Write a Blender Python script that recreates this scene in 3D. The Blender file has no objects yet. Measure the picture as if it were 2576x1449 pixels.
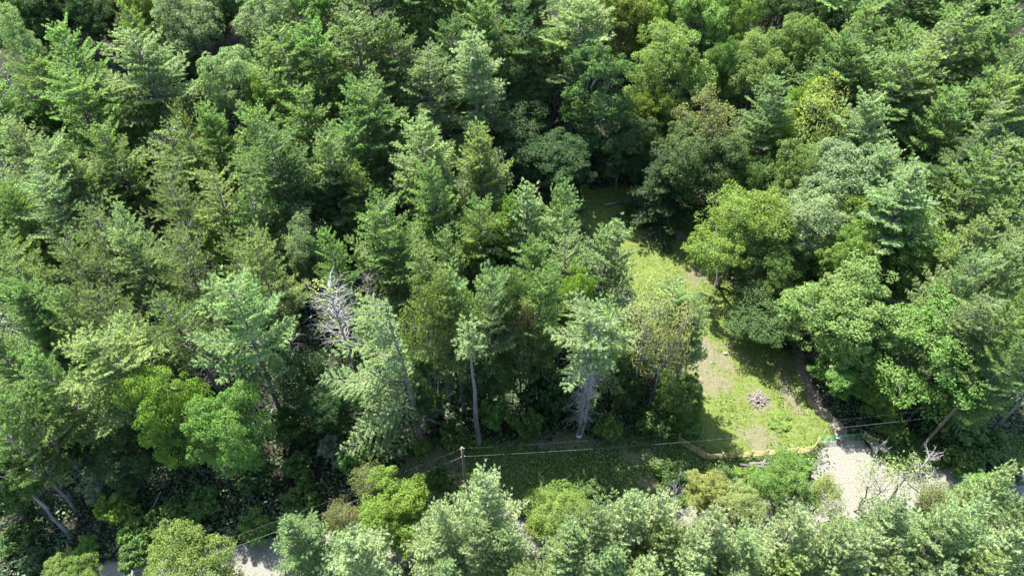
import bpy, math
import numpy as np

# ------------------------------------------------------------------ camera, sky, sun, exposure
scene = bpy.context.scene
COL = scene.collection
H = 70.0                        # the drone hovers seventy metres up
PITCH = math.radians(47.6)      # looking down by this much
F = 24.0 / 36.0 * 2576.0        # focal length for a picture 2576 wide

cam_data = bpy.data.cameras.new("camera")
cam_data.lens = 24.0
cam_data.sensor_width = 36.0
cam_data.clip_start = 0.5
cam_data.clip_end = 2000.0
cam = bpy.data.objects.new("camera", cam_data)
cam.location = (0.0, 0.0, H)
cam.rotation_euler = (math.pi / 2 - PITCH, 0.0, 0.0)
COL.objects.link(cam)
scene.camera = cam

SUN_EL = math.radians(57.0)
SUN_AZ = math.radians(33.0)     # to the left of straight ahead (+y)
world = bpy.data.worlds.new("World")
scene.world = world
world.use_nodes = True
wn = world.node_tree
wn.nodes.clear()
w_out = wn.nodes.new("ShaderNodeOutputWorld")
w_bg = wn.nodes.new("ShaderNodeBackground")
w_sky = wn.nodes.new("ShaderNodeTexSky")
w_sky.sky_type = 'NISHITA'
w_sky.sun_disc = False
w_sky.sun_elevation = SUN_EL
w_sky.sun_rotation = -SUN_AZ
w_bg.inputs[1].default_value = 0.135
wn.links.new(w_sky.outputs[0], w_bg.inputs[0])
wn.links.new(w_bg.outputs[0], w_out.inputs[0])

sun_data = bpy.data.lights.new("sun", 'SUN')
sun_data.energy = 5.0
sun_data.angle = math.radians(0.55)
sun_data.color = (1.0, 0.965, 0.91)
sun = bpy.data.objects.new("sun", sun_data)
to_sun = np.array([-math.sin(SUN_AZ) * math.cos(SUN_EL), math.cos(SUN_AZ) * math.cos(SUN_EL), math.sin(SUN_EL)])
from mathutils import Vector
sun.rotation_euler = Vector(to_sun).to_track_quat('Z', 'Y').to_euler()
sun.location = (-40, 80, 120)
COL.objects.link(sun)

scene.view_settings.view_transform = 'Standard'
scene.view_settings.look = 'None'
scene.view_settings.gamma = 1.0
scene.view_settings.exposure = 2.55
scene.view_settings.use_curve_mapping = False
scene.cycles.max_bounces = 7
scene.cycles.diffuse_bounces = 4
scene.cycles.glossy_bounces = 2
scene.cycles.transmission_bounces = 3
scene.cycles.transparent_max_bounces = 4
scene.cycles.use_denoising = True
scene.cycles.denoiser = 'OPENIMAGEDENOISE'

# ------------------------------------------------------------------ terrain and picture-to-place helper
def terrain(x, y):
    """Flat by the road, climbing into a hill behind the clearing."""
    k = (np.asarray(y, float) - 74.0) / 7.0
    rise = 0.22 * 7.0 * np.logaddexp(0.0, k)
    roll = 0.35 * np.sin(np.asarray(x) * 0.06 + 1.0) * np.sin(np.asarray(y) * 0.05)
    return rise + roll * np.clip((np.asarray(y) - 46.0) / 15.0, 0, 1)

CP, SP_ = math.cos(PITCH), math.sin(PITCH)
def place(u, v, h=0.0):
    """Ground point under something h metres up that the picture shows at (u, v); also metres per picture unit."""
    cx, cy = u - 1288.0, v - 724.0
    dy, dz = F * CP - cy * SP_, F * SP_ + cy * CP
    z = h
    for _ in range(40):
        t = (H - z) / dz
        z = 0.5 * z + 0.5 * (float(terrain(cx * t, dy * t)) + h)
    t = (H - z) / dz
    return cx * t, dy * t, z - h, t

# ------------------------------------------------------------------ materials
def new_mat(name):
    m = bpy.data.materials.new(name)
    m.use_nodes = True
    m.node_tree.nodes.clear()
    return m, m.node_tree.nodes, m.node_tree.links

def leaf_material(name, trans=0.35, rough=0.5, spec=0.35, spread=0.55):
    """Leaf colour comes from the object's own colour; each leaf and each spray varies a little."""
    m, n, l = new_mat(name)
    out = n.new("ShaderNodeOutputMaterial")
    info = n.new("ShaderNodeObjectInfo")
    at = n.new("ShaderNodeAttribute"); at.attribute_name = "rnd"
    mr = n.new("ShaderNodeMapRange")
    mr.inputs[3].default_value = 1.0 - spread; mr.inputs[4].default_value = 1.0 + spread * 0.75
    l.new(at.outputs["Fac"], mr.inputs[0])
    hs = n.new("ShaderNodeHueSaturation")
    hr = n.new("ShaderNodeMapRange")
    hr.inputs[3].default_value = 0.515; hr.inputs[4].default_value = 0.478
    at2 = n.new("ShaderNodeAttribute"); at2.attribute_name = "spray"
    l.new(at2.outputs["Fac"], hr.inputs[0])
    l.new(hr.outputs[0], hs.inputs["Hue"])
    l.new(mr.outputs[0], hs.inputs["Value"])
    l.new(info.outputs["Color"], hs.inputs["Color"])
    p = n.new("ShaderNodeBsdfPrincipled")
    p.inputs["Roughness"].default_value = rough
    p.inputs["Specular IOR Level"].default_value = spec
    l.new(hs.outputs[0], p.inputs["Base Color"])
    tr = n.new("ShaderNodeBsdfTranslucent")
    warm = n.new("ShaderNodeMixRGB"); warm.blend_type = 'MULTIPLY'; warm.inputs[0].default_value = 1.0
    warm.inputs[2].default_value = (1.08, 1.30, 0.60, 1)
    l.new(hs.outputs[0], warm.inputs[1]); l.new(warm.outputs[0], tr.inputs[0])
    mix = n.new("ShaderNodeMixShader"); mix.inputs[0].default_value = trans
    l.new(p.outputs[0], mix.inputs[1]); l.new(tr.outputs[0], mix.inputs[2])
    l.new(mix.outputs[0], out.inputs[0])
    return m

def noise_material(name, c1, c2, scale=3.0, rough=0.85, stretch=(1, 1, 1), spec=0.3, bump=0.0):
    m, n, l = new_mat(name)
    out = n.new("ShaderNodeOutputMaterial")
    tc = n.new("ShaderNodeTexCoord")
    mp = n.new("ShaderNodeMapping"); mp.inputs["Scale"].default_value = stretch
    nz = n.new("ShaderNodeTexNoise"); nz.inputs["Scale"].default_value = scale; nz.inputs["Detail"].default_value = 6
    rp = n.new("ShaderNodeValToRGB")
    rp.color_ramp.elements[0].position = 0.32; rp.color_ramp.elements[0].color = (*c1, 1)
    rp.color_ramp.elements[1].position = 0.68; rp.color_ramp.elements[1].color = (*c2, 1)
    p = n.new("ShaderNodeBsdfPrincipled")
    p.inputs["Roughness"].default_value = rough; p.inputs["Specular IOR Level"].default_value = spec
    l.new(tc.outputs["Object"], mp.inputs[0]); l.new(mp.outputs[0], nz.inputs[0])
    l.new(nz.outputs[0], rp.inputs[0]); l.new(rp.outputs[0], p.inputs["Base Color"])
    if bump:
        b = n.new("ShaderNodeBump"); b.inputs["Strength"].default_value = bump
        l.new(nz.outputs[0], b.inputs["Height"]); l.new(b.outputs[0], p.inputs["Normal"])
    l.new(p.outputs[0], out.inputs[0])
    return m

M_NEEDLE = leaf_material("needles", trans=0.54, rough=0.7, spec=0.10, spread=0.40)
M_LEAF = leaf_material("leaves", trans=0.54, rough=0.65, spec=0.12, spread=0.38)
M_COVER = leaf_material("ground_leaves", trans=0.35, rough=0.55, spec=0.3, spread=0.6)
M_BARK = noise_material("bark", (0.062, 0.055, 0.047), (0.155, 0.140, 0.124), 2.2, 0.9, (1, 1, 0.25), bump=0.4)
M_BARK_GREY = noise_material("grey_bark", (0.058, 0.053, 0.049), (0.152, 0.145, 0.134), 2.2, 0.9, (1, 1, 0.22), bump=0.4)
M_DEAD = noise_material("dead_wood", (0.14, 0.133, 0.126), (0.29, 0.28, 0.27), 3.0, 0.85, (1, 1, 0.4))
M_SNAG = noise_material("silvered_wood", (0.17, 0.162, 0.155), (0.36, 0.35, 0.34), 3.0, 0.85, (1, 1, 0.4))
M_TWIG = noise_material("dry_twigs", (0.074, 0.067, 0.059), (0.161, 0.149, 0.136), 3.0, 0.85)

# ------------------------------------------------------------------ mesh helpers
def mesh_from(name, V, faces_n, idx, mats, rnd=None, spray=None, smooth=False, mat_index=None):
    """faces_n: corner count per face; idx: flat corner list."""
    me = bpy.data.meshes.new(name)
    V = np.asarray(V, np.float32)
    me.vertices.add(len(V)); me.vertices.foreach_set("co", V.ravel())
    idx = np.asarray(idx, np.int32).ravel()
    faces_n = np.asarray(faces_n, np.int32)
    me.loops.add(len(idx)); me.loops.foreach_set("vertex_index", idx)
    me.polygons.add(len(faces_n))
    st = np.concatenate([[0], np.cumsum(faces_n)[:-1]]).astype(np.int32)
    me.polygons.foreach_set("loop_start", st)
    for m in mats: me.materials.append(m)
    if mat_index is not None: me.polygons.foreach_set("material_index", np.asarray(mat_index, np.int32))
    for nm, arr in (("rnd", rnd), ("spray", spray)):
        if arr is not None:
            a = me.attributes.new(nm, 'FLOAT', 'POINT'); a.data.foreach_set("value", np.asarray(arr, np.float32))
    me.update(calc_edges=True)
    me.validate()
    if smooth: me.polygons.foreach_set("use_smooth", np.ones(len(faces_n), bool))
    return me

def unit(a):
    return a / np.maximum(np.linalg.norm(a, axis=-1, keepdims=True), 1e-9)

def needle_mesh(name, P, D, N, L, W, rng, spray, mat):
    """One slim triangle per needle spray."""
    D = unit(D); S = unit(np.cross(D, N))
    V = np.stack([P - S * W[:, None] * 0.5, P + S * W[:, None] * 0.5, P + D * L[:, None]], 1).reshape(-1, 3)
    n = len(P)
    return mesh_from(name, V, np.full(n, 3), np.arange(3 * n), [mat], np.repeat(rng.random(n), 3), np.repeat(spray, 3))

def leaf_mesh(name, P, D, N, L, W, rng, spray, mat):
    """One folded rhombus per leaf spray."""
    D = unit(D); N = unit(N); S = unit(np.cross(D, N))
    a = P; c = P + D * L[:, None]
    mid = P + D * L[:, None] * 0.45 + N * L[:, None] * 0.10
    b = mid - S * W[:, None] * 0.5; d = mid + S * W[:, None] * 0.5
    V = np.stack([a, b, c, d], 1).reshape(-1, 3)
    n = len(P)
    return mesh_from(name, V, np.full(n, 4), np.arange(4 * n), [mat], np.repeat(rng.random(n), 4), np.repeat(spray, 4))

class Tubes:
    """Collects tapered tubes along poly-lines into one mesh."""
    def __init__(self): self.V = []; self.F = []; self.n = 0
    def add(self, pts, radii, sides=5, cap=True):
        pts = np.asarray(pts, float); radii = np.asarray(radii, float)
        k = len(pts)
        T = np.gradient(pts, axis=0); T = unit(T)
        ref = np.where(np.abs(T[:, 2:3]) > 0.9, np.array([[1.0, 0, 0]]), np.array([[0, 0, 1.0]]))
        A = unit(np.cross(T, ref)); B = np.cross(T, A)
        an = np.arange(sides) * 2 * math.pi / sides
        ring = pts[:, None] + radii[:, None, None] * (np.cos(an)[None, :, None] * A[:, None] + np.sin(an)[None, :, None] * B[:, None])
        self.V.append(ring.reshape(-1, 3))
        i = np.arange(k - 1)[:, None] * sides; j = np.arange(sides)[None]; jn = (j + 1) % sides
        q = np.stack([i + j, i + jn, i + sides + jn, i + sides + j], -1).reshape(-1, 4) + self.n
        self.F.append(q)
        if cap and sides == 4: self.F.append(np.array([[0, 1, 2, 3]]) + self.n + (k - 1) * sides)
        if cap and sides == 8:
            b = self.n + (k - 1) * sides
            self.F.append(np.array([[b, b + 1, b + 2, b + 3], [b, b + 3, b + 4, b + 7], [b + 7, b + 4, b + 5, b + 6]]))
        self.n += k * sides
    def mesh(self, name, mat, smooth=True):
        if not self.V:
            return None
        V = np.concatenate(self.V); Fq = np.concatenate(self.F)
        return mesh_from(name, V, np.full(len(Fq), 4), Fq, [mat], smooth=smooth)

def box_mesh(name, sx, sy, sz, mat, bevel=0.0):
    x, y, z = sx / 2, sy / 2, sz / 2
    V = [(-x, -y, -z), (x, -y, -z), (x, y, -z), (-x, y, -z), (-x, -y, z), (x, -y, z), (x, y, z), (-x, y, z)]
    Fq = [(0, 3, 2, 1), (4, 5, 6, 7), (0, 1, 5, 4), (1, 2, 6, 5), (2, 3, 7, 6), (3, 0, 4, 7)]
    return mesh_from(name, V, [4] * 6, Fq, [mat])

def link(name, data, parent=None, loc=(0, 0, 0), rot=(0, 0, 0), scale=(1, 1, 1), color=None):
    o = bpy.data.objects.new(name, data)
    COL.objects.link(o)
    o.location = loc; o.rotation_euler = rot; o.scale = scale
    if parent is not None: o.parent = parent
    if color is not None: o.color = (*color, 1.0)
    return o

def tag(o, label=None, cat=None, group=None, kind=None):
    if label: o["label"] = label
    if cat: o["category"] = cat
    if group: o["group"] = group
    if kind: o["kind"] = kind
    return o

# ------------------------------------------------------------------ tree growers (each returns meshes of its parts)
def grow_pine(seed, h=20.0, R=5.2, base=0.28, dz=1.12, n_br=5.8, top_el=40, low_el=-2, droop=0.10, upturn=0.16,
              needle=(0.37, 0.115), tuft=9, lat=0.36, gap=0.30, irregular=0.55, lean=(0, 0), dead=0.15, one_side=None,
              bark=None, shape=0.55, floor=0.70, up_bias=0.28, trunk_r=None, dead_len=0.45):
    rng = np.random.default_rng(seed)
    bark = bark or M_BARK
    k = 9
    zs = np.linspace(0, h, k)
    wob = np.cumsum(rng.normal(0, 0.07, (k, 2)), 0); wob[0] = 0
    spine = np.stack([wob[:, 0] + lean[0] * (zs / h) ** 1.4, wob[:, 1] + lean[1] * (zs / h) ** 1.4, zs], 1)
    r0 = trunk_r or 0.0145 * h
    wood = Tubes()
    wood.add(spine, np.interp(zs, [0, 0.03 * h, h], [r0 * 1.35, r0, 0.03]), 7)
    def on_spine(z): return np.array([np.interp(z, zs, spine[:, i]) for i in range(3)])
    P = []; D = []; SPR = []
    zb = base * h
    z = zb; phase = rng.random() * 6.28
    while z < h * 0.985:
        t = (z - zb) / (h - zb)
        prof = R * (1 - t) ** shape * (floor + (1 - floor) * min(1.0, t / 0.22))
        n = max(3, int(round(n_br * (1 - 0.25 * t) + rng.normal(0, 0.6))))
        phase += 2.4
        for b in range(n):
            az = phase + b * 2 * math.pi / n + rng.normal(0, 0.22)
            L = prof * np.clip(rng.normal(0.92, irregular * 0.5), 0.35, 1.35) + 0.35
            if one_side is not None:
                c = math.cos(az - one_side[0])
                L *= one_side[1] + (1 - one_side[1]) * max(0.0, (c + 0.1) / 1.1)
            el = math.radians(low_el + (top_el - low_el) * t ** 0.8 + rng.normal(0, 7))
            o = on_spine(min(h, z + rng.normal(0, dz * 0.35)))
            s = np.linspace(0, 1, 6)
            rad = L * s * math.cos(el)
            hz = L * s * math.sin(el) - droop * L * s * (1 - t) + upturn * L * s ** 3
            bend = rng.normal(0, 0.12) * L * s ** 2
            ca, sa = math.cos(az), math.sin(az)
            pts = o + np.stack([rad * ca - bend * sa, rad * sa + bend * ca, hz], 1)
            wood.add(pts, np.interp(s, [0, 1], [0.018 * L + 0.012, 0.006]), 3, cap=False)
            m = max(2, int(L / lat))
            sl = np.linspace(0.16 if L > 1.2 else 0.05, 1.0, m) + rng.normal(0, 0.02, m)
            sprv = rng.random()
            for q, sj in enumerate(sl):
                sj = min(1.0, max(0.02, sj))
                p0 = np.array([np.interp(sj, s, pts[:, i]) for i in range(3)])
                i0 = min(4, int(sj * 5)); ax = pts[i0 + 1] - pts[i0]; ax /= np.linalg.norm(ax) + 1e-9
                side = np.array([-ax[1], ax[0], 0.0]); side /= np.linalg.norm(side) + 1e-9
                for sg in ((1, -1) if sj < 0.97 else (0,)):
                    ll = (0.40 * L * (1 - sj) ** 0.8 * min(1.0, sj / 0.3) + 0.22) * rng.uniform(0.6, 1.2)
                    if rng.random() < 0.07: continue
                    fw = rng.uniform(0.5, 0.95)
                    dd = ax * fw + side * sg * (1.0 if sg else 0) + np.array([0, 0, rng.normal(0.12, 0.16)])
                    dd /= np.linalg.norm(dd) + 1e-9
                    c = max(1, int(ll / gap + 0.7))
                    f = (np.arange(c) + 1.0) / c
                    P.append(p0 + dd * (ll * f)[:, None]); D.append(np.repeat(dd[None], c, 0)); SPR.append(np.full(c, sprv))
        z += dz * rng.uniform(0.75, 1.25) * (1.0 - 0.35 * t)
    P = np.concatenate(P); D = np.concatenate(D); SPR = np.concatenate(SPR)
    n = len(P)
    P = np.repeat(P, tuft, 0) + rng.normal(0, 0.05, (n * tuft, 3))
    D = np.repeat(D, tuft, 0) * 0.8 + rng.normal(0, 0.42, (n * tuft, 3)) + np.array([0, 0, up_bias])
    SPR = np.repeat(SPR, tuft) * 0.7 + rng.random(n * tuft) * 0.3
    N = rng.normal(0, 0.42, (n * tuft, 3)) + np.array([0, 0, 1.0])
    L = needle[0] * rng.uniform(0.6, 1.25, n * tuft); W = needle[1] * rng.uniform(0.7, 1.3, n * tuft)
    crown = needle_mesh("pine_crown", P - unit(D) * (L * 0.3)[:, None], D, N, L, W, rng, SPR, M_NEEDLE)
    parts = {"trunk": wood.mesh("pine_trunk", bark), "crown": crown}
    if dead > 0:
        dt = Tubes()
        z = h * dead
        while z < zb + 0.12 * (h - zb):
            for b in range(rng.integers(2, 5)):
                az = rng.random() * 6.28
                L = R * dead_len * rng.uniform(0.35, 1.1)
                el = rng.normal(0.05, 0.25)
                o = on_spine(z + rng.normal(0, 0.1))
                s = np.linspace(0, 1, 5)
                ca, sa = math.cos(az), math.sin(az)
                bend = rng.normal(0, 0.18) * L * s ** 2
                pts = o + np.stack([L * s * ca * math.cos(el) - bend * sa, L * s * sa * math.cos(el) + bend * ca,
                                    L * s * math.sin(el) - 0.15 * L * s ** 2 + rng.normal(0, 0.04, 5) * L], 1)
                dt.add(pts, np.interp(s, [0, 1], [0.035, 0.012]), 3, cap=False)
                for tw in range(rng.integers(1, 4)):
                    j = rng.integers(2, 4); d = unit(rng.normal(0, 1, 3)) * L * 0.28
                    dt.add([pts[j], pts[j] + d * 0.5 + rng.normal(0, .05, 3), pts[j] + d], [0.014, 0.011, 0.007], 3, cap=False)
            z += rng.uniform(0.3, 0.75)
        m = dt.mesh("pine_dead_branches", M_TWIG)
        if m: parts["dead_branches"] = m
    return parts

def fib_dirs(n, rng, jit=0.25):
    i = np.arange(n) + 0.5
    ph = np.arccos(1 - 2 * i / n); th = math.pi * (1 + 5 ** 0.5) * i
    d = np.stack([np.cos(th) * np.sin(ph), np.sin(th) * np.sin(ph), np.cos(ph)], 1)
    return unit(d + rng.normal(0, jit, (n, 3)))

def curve_pts(a, b, sag, k=6):
    s = np.linspace(0, 1, k)[:, None]
    return a + (b - a) * s + np.array([0, 0, 1.0]) * sag * (s * (1 - s)) * 4

def grow_broad(seed, h=16.0, R=5.0, Rz=None, zc=None, lobes=22, clumps=16, leaves=96, leaf=(0.225, 0.165), lobe_r=0.40,
               droop=0.0, keep=1.0, bark=None, trunks=1, trunk_r=None, up=0.55, top_flat=1.0, clump_r=0.36, twigs=False,
               bare=0.0, lean=(0, 0)):
    rng = np.random.default_rng(seed)
    bark = bark or M_BARK
    Rz = Rz or h * 0.37; zc = zc or h - Rz
    C = np.array([lean[0], lean[1], zc])
    dirs = fib_dirs(lobes, rng, 0.22)
    dirs = dirs[dirs[:, 2] > -0.72]
    rr = rng.uniform(0.46, 0.92, len(dirs))
    lc = C + dirs * rr[:, None] * np.array([R, R, Rz])
    lr = R * lobe_r * rng.uniform(0.5, 1.25, len(dirs))
    # a few lobes in the middle fill the crown
    inner = C + rng.normal(0, 0.28, (max(3, lobes // 6), 3)) * np.array([R, R, Rz])
    lc = np.concatenate([lc, inner]); lr = np.concatenate([lr, np.full(len(inner), R * lobe_r)])
    tr = trunk_r or 0.016 * h
    wood = Tubes()
    roots = [np.array([0.0, 0.0, 0.0])]
    for i in range(1, trunks): roots.append(np.array([rng.normal(0, 0.5), rng.normal(0, 0.5), 0.0]))
    forks = []
    for i, r0 in enumerate(roots):
        ftop = C + np.array([rng.normal(0, 0.12) * R, rng.normal(0, 0.12) * R, -Rz * 0.35])
        if trunks > 1: ftop[:2] += 0.35 * R * np.array([math.cos(i * 6.28 / trunks), math.sin(i * 6.28 / trunks)])
        pts = np.linspace(0, 1, 7)[:, None] * (ftop - r0) + r0
        pts[1:-1, :2] += rng.normal(0, 0.10, (5, 2))
        wood.add(pts, np.interp(np.linspace(0, 1, 7), [0, .1, 1], [tr * 1.4, tr, tr * 0.6]), 7)
        forks.append(ftop)
    P = []; D = []; N = []; S = []
    for c, r in zip(lc, lr):
        f = forks[rng.integers(0, len(forks))]
        dist = np.linalg.norm(c - f)
        br = curve_pts(f - np.array([0, 0, 0.08 * h * rng.random()]), c, rng.normal(0.06, 0.06) * dist, 6)
        br[1:-1] += rng.normal(0, 0.04 * dist, (4, 3))
        wood.add(br, np.interp(np.linspace(0, 1, 6), [0, 1], [tr * 0.42, tr * 0.10]), 4, cap=False)
        nc = max(4, int(clumps * (r / (R * lobe_r)) ** 1.6))
        cd = unit(fib_dirs(nc, rng, 0.35) + np.array([0, 0, 0.25]) + 0.3 * unit(c - C))
        cc = c + cd * r * rng.uniform(0.55, 1.05, (nc, 1)) * np.array([1, 1, 0.85])
        cr = r * clump_r * rng.uniform(0.7, 1.3, nc)
        lobe_v = rng.random()
        for p, rad, dv in zip(cc, cr, cd):
            if twigs or rng.random() < 0.25:
                wood.add(np.stack([c, (c + p) / 2 + rng.normal(0, 0.08, 3), p]), [tr * 0.10, tr * 0.07, tr * 0.035], 3, cap=False)
            if rng.random() < bare: continue
            m = max(3, int(leaves * keep * rng.uniform(0.7, 1.3)))
            ld = unit(rng.normal(0, 1, (m, 3)) + 0.55 * dv + np.array([0, 0, 0.35]))
            q = p + ld * rad * rng.uniform(0.35, 1.0, (m, 1)) ** 0.6 * np.array([1.1, 1.1, 0.72])
            P.append(q); N.append(ld * 0.55 + np.array([0, 0, up]) + rng.normal(0, 0.33, (m, 3)))
            D.append(np.cross(ld, rng.normal(0, 1, (m, 3))) + np.array([0, 0, -droop]) + 0.35 * ld)
            S.append(np.full(m, 0.5 * lobe_v + 0.5 * rng.random()))
    P = np.concatenate(P); D = np.concatenate(D); N = np.concatenate(N); S = np.concatenate(S)
    n = len(P)
    L = leaf[0] * rng.uniform(0.65, 1.3, n); W = leaf[1] * rng.uniform(0.7, 1.25, n)
    S = np.clip(S + rng.normal(0, 0.12, n), 0, 1)
    crown = leaf_mesh("broadleaf_crown", P, D, N, L, W, rng, S, M_LEAF)
    return {"trunk": wood.mesh("broadleaf_trunk", bark), "crown": crown}

def grow_shrub(seed, h=3.0, R=1.8, lobes=9, clumps=8, leaves=34, leaf=(0.26, 0.19), keep=1.0):
    rng = np.random.default_rng(seed)
    wood = Tubes(); P = []; D = []; N = []; S = []
    for i in range(lobes):
        a = rng.random() * 6.28; rr = R * math.sqrt(rng.random()) * 0.72
        c = np.array([rr * math.cos(a), rr * math.sin(a), h * rng.uniform(0.35, 0.80) * (1 - 0.35 * (rr / R) ** 2)])
        lr = R * rng.uniform(0.28, 0.48)
        wood.add(curve_pts(np.array([0.15 * c[0], 0.15 * c[1], 0.0]), c, 0.2, 5), np.linspace(0.035, 0.012, 5), 4, cap=False)
        cd = unit(fib_dirs(clumps, rng, 0.4) + np.array([0, 0, 0.3])); lv = rng.random()
        for dv in cd:
            p = c + dv * lr * rng.uniform(0.5, 1.0)
            m = max(3, int(leaves * keep * rng.uniform(0.6, 1.3)))
            ld = unit(rng.normal(0, 1, (m, 3)) + 0.4 * dv + np.array([0, 0, 0.4]))
            q = p + ld * lr * 0.5 * rng.uniform(0.3, 1.0, (m, 1)); q[:, 2] = np.maximum(q[:, 2], 0.05)
            P.append(q); N.append(ld * 0.5 + np.array([0, 0, 0.6]) + rng.normal(0, 0.35, (m, 3)))
            D.append(np.cross(ld, rng.normal(0, 1, (m, 3)))); S.append(np.full(m, 0.5 * lv + 0.5 * rng.random()))
    P = np.concatenate(P); D = np.concatenate(D); N = np.concatenate(N); S = np.concatenate(S); n = len(P)
    crown = leaf_mesh("shrub_foliage", P, D, N, leaf[0] * rng.uniform(0.6, 1.3, n), leaf[1] * rng.uniform(0.7, 1.3, n), rng, S, M_LEAF)
    return {"stems": wood.mesh("shrub_stems", M_TWIG), "foliage": crown}

def grow_snag(seed, h=13.0, R=4.0, base=0.28, n=70, shape=0.6, el=(0.2, 0.9), mat=None, r0=0.2, leaves=0, curl=0.5):
    """A dead tree: trunk, and the tangle of bare grey branches around it."""
    rng = np.random.default_rng(seed); mat = mat or M_DEAD
    tk = Tubes(); br = Tubes()
    zs = np.linspace(0, h, 8)
    sp = np.stack([np.cumsum(rng.normal(0, 0.05, 8)), np.cumsum(rng.normal(0, 0.05, 8)), zs], 1); sp[0, :2] = 0
    tk.add(sp, np.linspace(r0, 0.03, 8), 7)
    P = []
    for i in range(n):
        t = rng.random() ** 0.9
        z = h * (base + (0.98 - base) * t)
        o = np.array([np.interp(z, zs, sp[:, k]) for k in range(3)])
        az = rng.random() * 6.28; L = R * (1 - t * shape) * rng.uniform(0.6, 1.15)
        e = rng.uniform(*el) * (0.6 + 0.6 * t)
        d = np.array([math.cos(az) * math.cos(e), math.sin(az) * math.cos(e), math.sin(e)])
        s = np.linspace(0, 1, 6)[:, None]
        side = np.cross(d, [0, 0, 1.0])
        pts = o + d * L * s + side * rng.normal(0, 0.12) * L * s ** 2 + np.array([0, 0, 1.0]) * curl * 0.35 * L * s ** 2 * rng.uniform(-0.4, 1) + np.concatenate([np.zeros((1, 3)), rng.normal(0, 0.025 * L, (5, 3))])
        br.add(pts, np.linspace(0.022 * L * 0.5 + 0.022, 0.012, 6), 4, cap=False)
        for q in range(rng.integers(3, 7)):
            j = rng.integers(2, 6); dd = unit(d + rng.normal(0, 0.55, 3)) * L * rng.uniform(0.15, 0.4)
            tw = np.stack([pts[j], pts[j] + dd * 0.5 + rng.normal(0, 0.03 * L, 3), pts[j] + dd])
            br.add(tw, [0.018, 0.014, 0.009], 3, cap=False)
            P.append(tw[2])
    parts = {"trunk": tk.mesh("snag_trunk", mat), "bare_branches": br.mesh("snag_branches", mat)}
    if leaves:
        P = np.array(P)[rng.permutation(len(P))[:leaves]]
        Q = np.repeat(P, 22, 0) + rng.normal(0, 0.35, (len(P) * 22, 3)); m = len(Q)
        parts["leaf_tufts"] = leaf_mesh("snag_leaves", Q, rng.normal(0, 1, (m, 3)), rng.normal(0, .4, (m, 3)) + [0, 0, 1], np.full(m, .32), np.full(m, .22), rng, rng.random(m), M_LEAF)
    return parts

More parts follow.
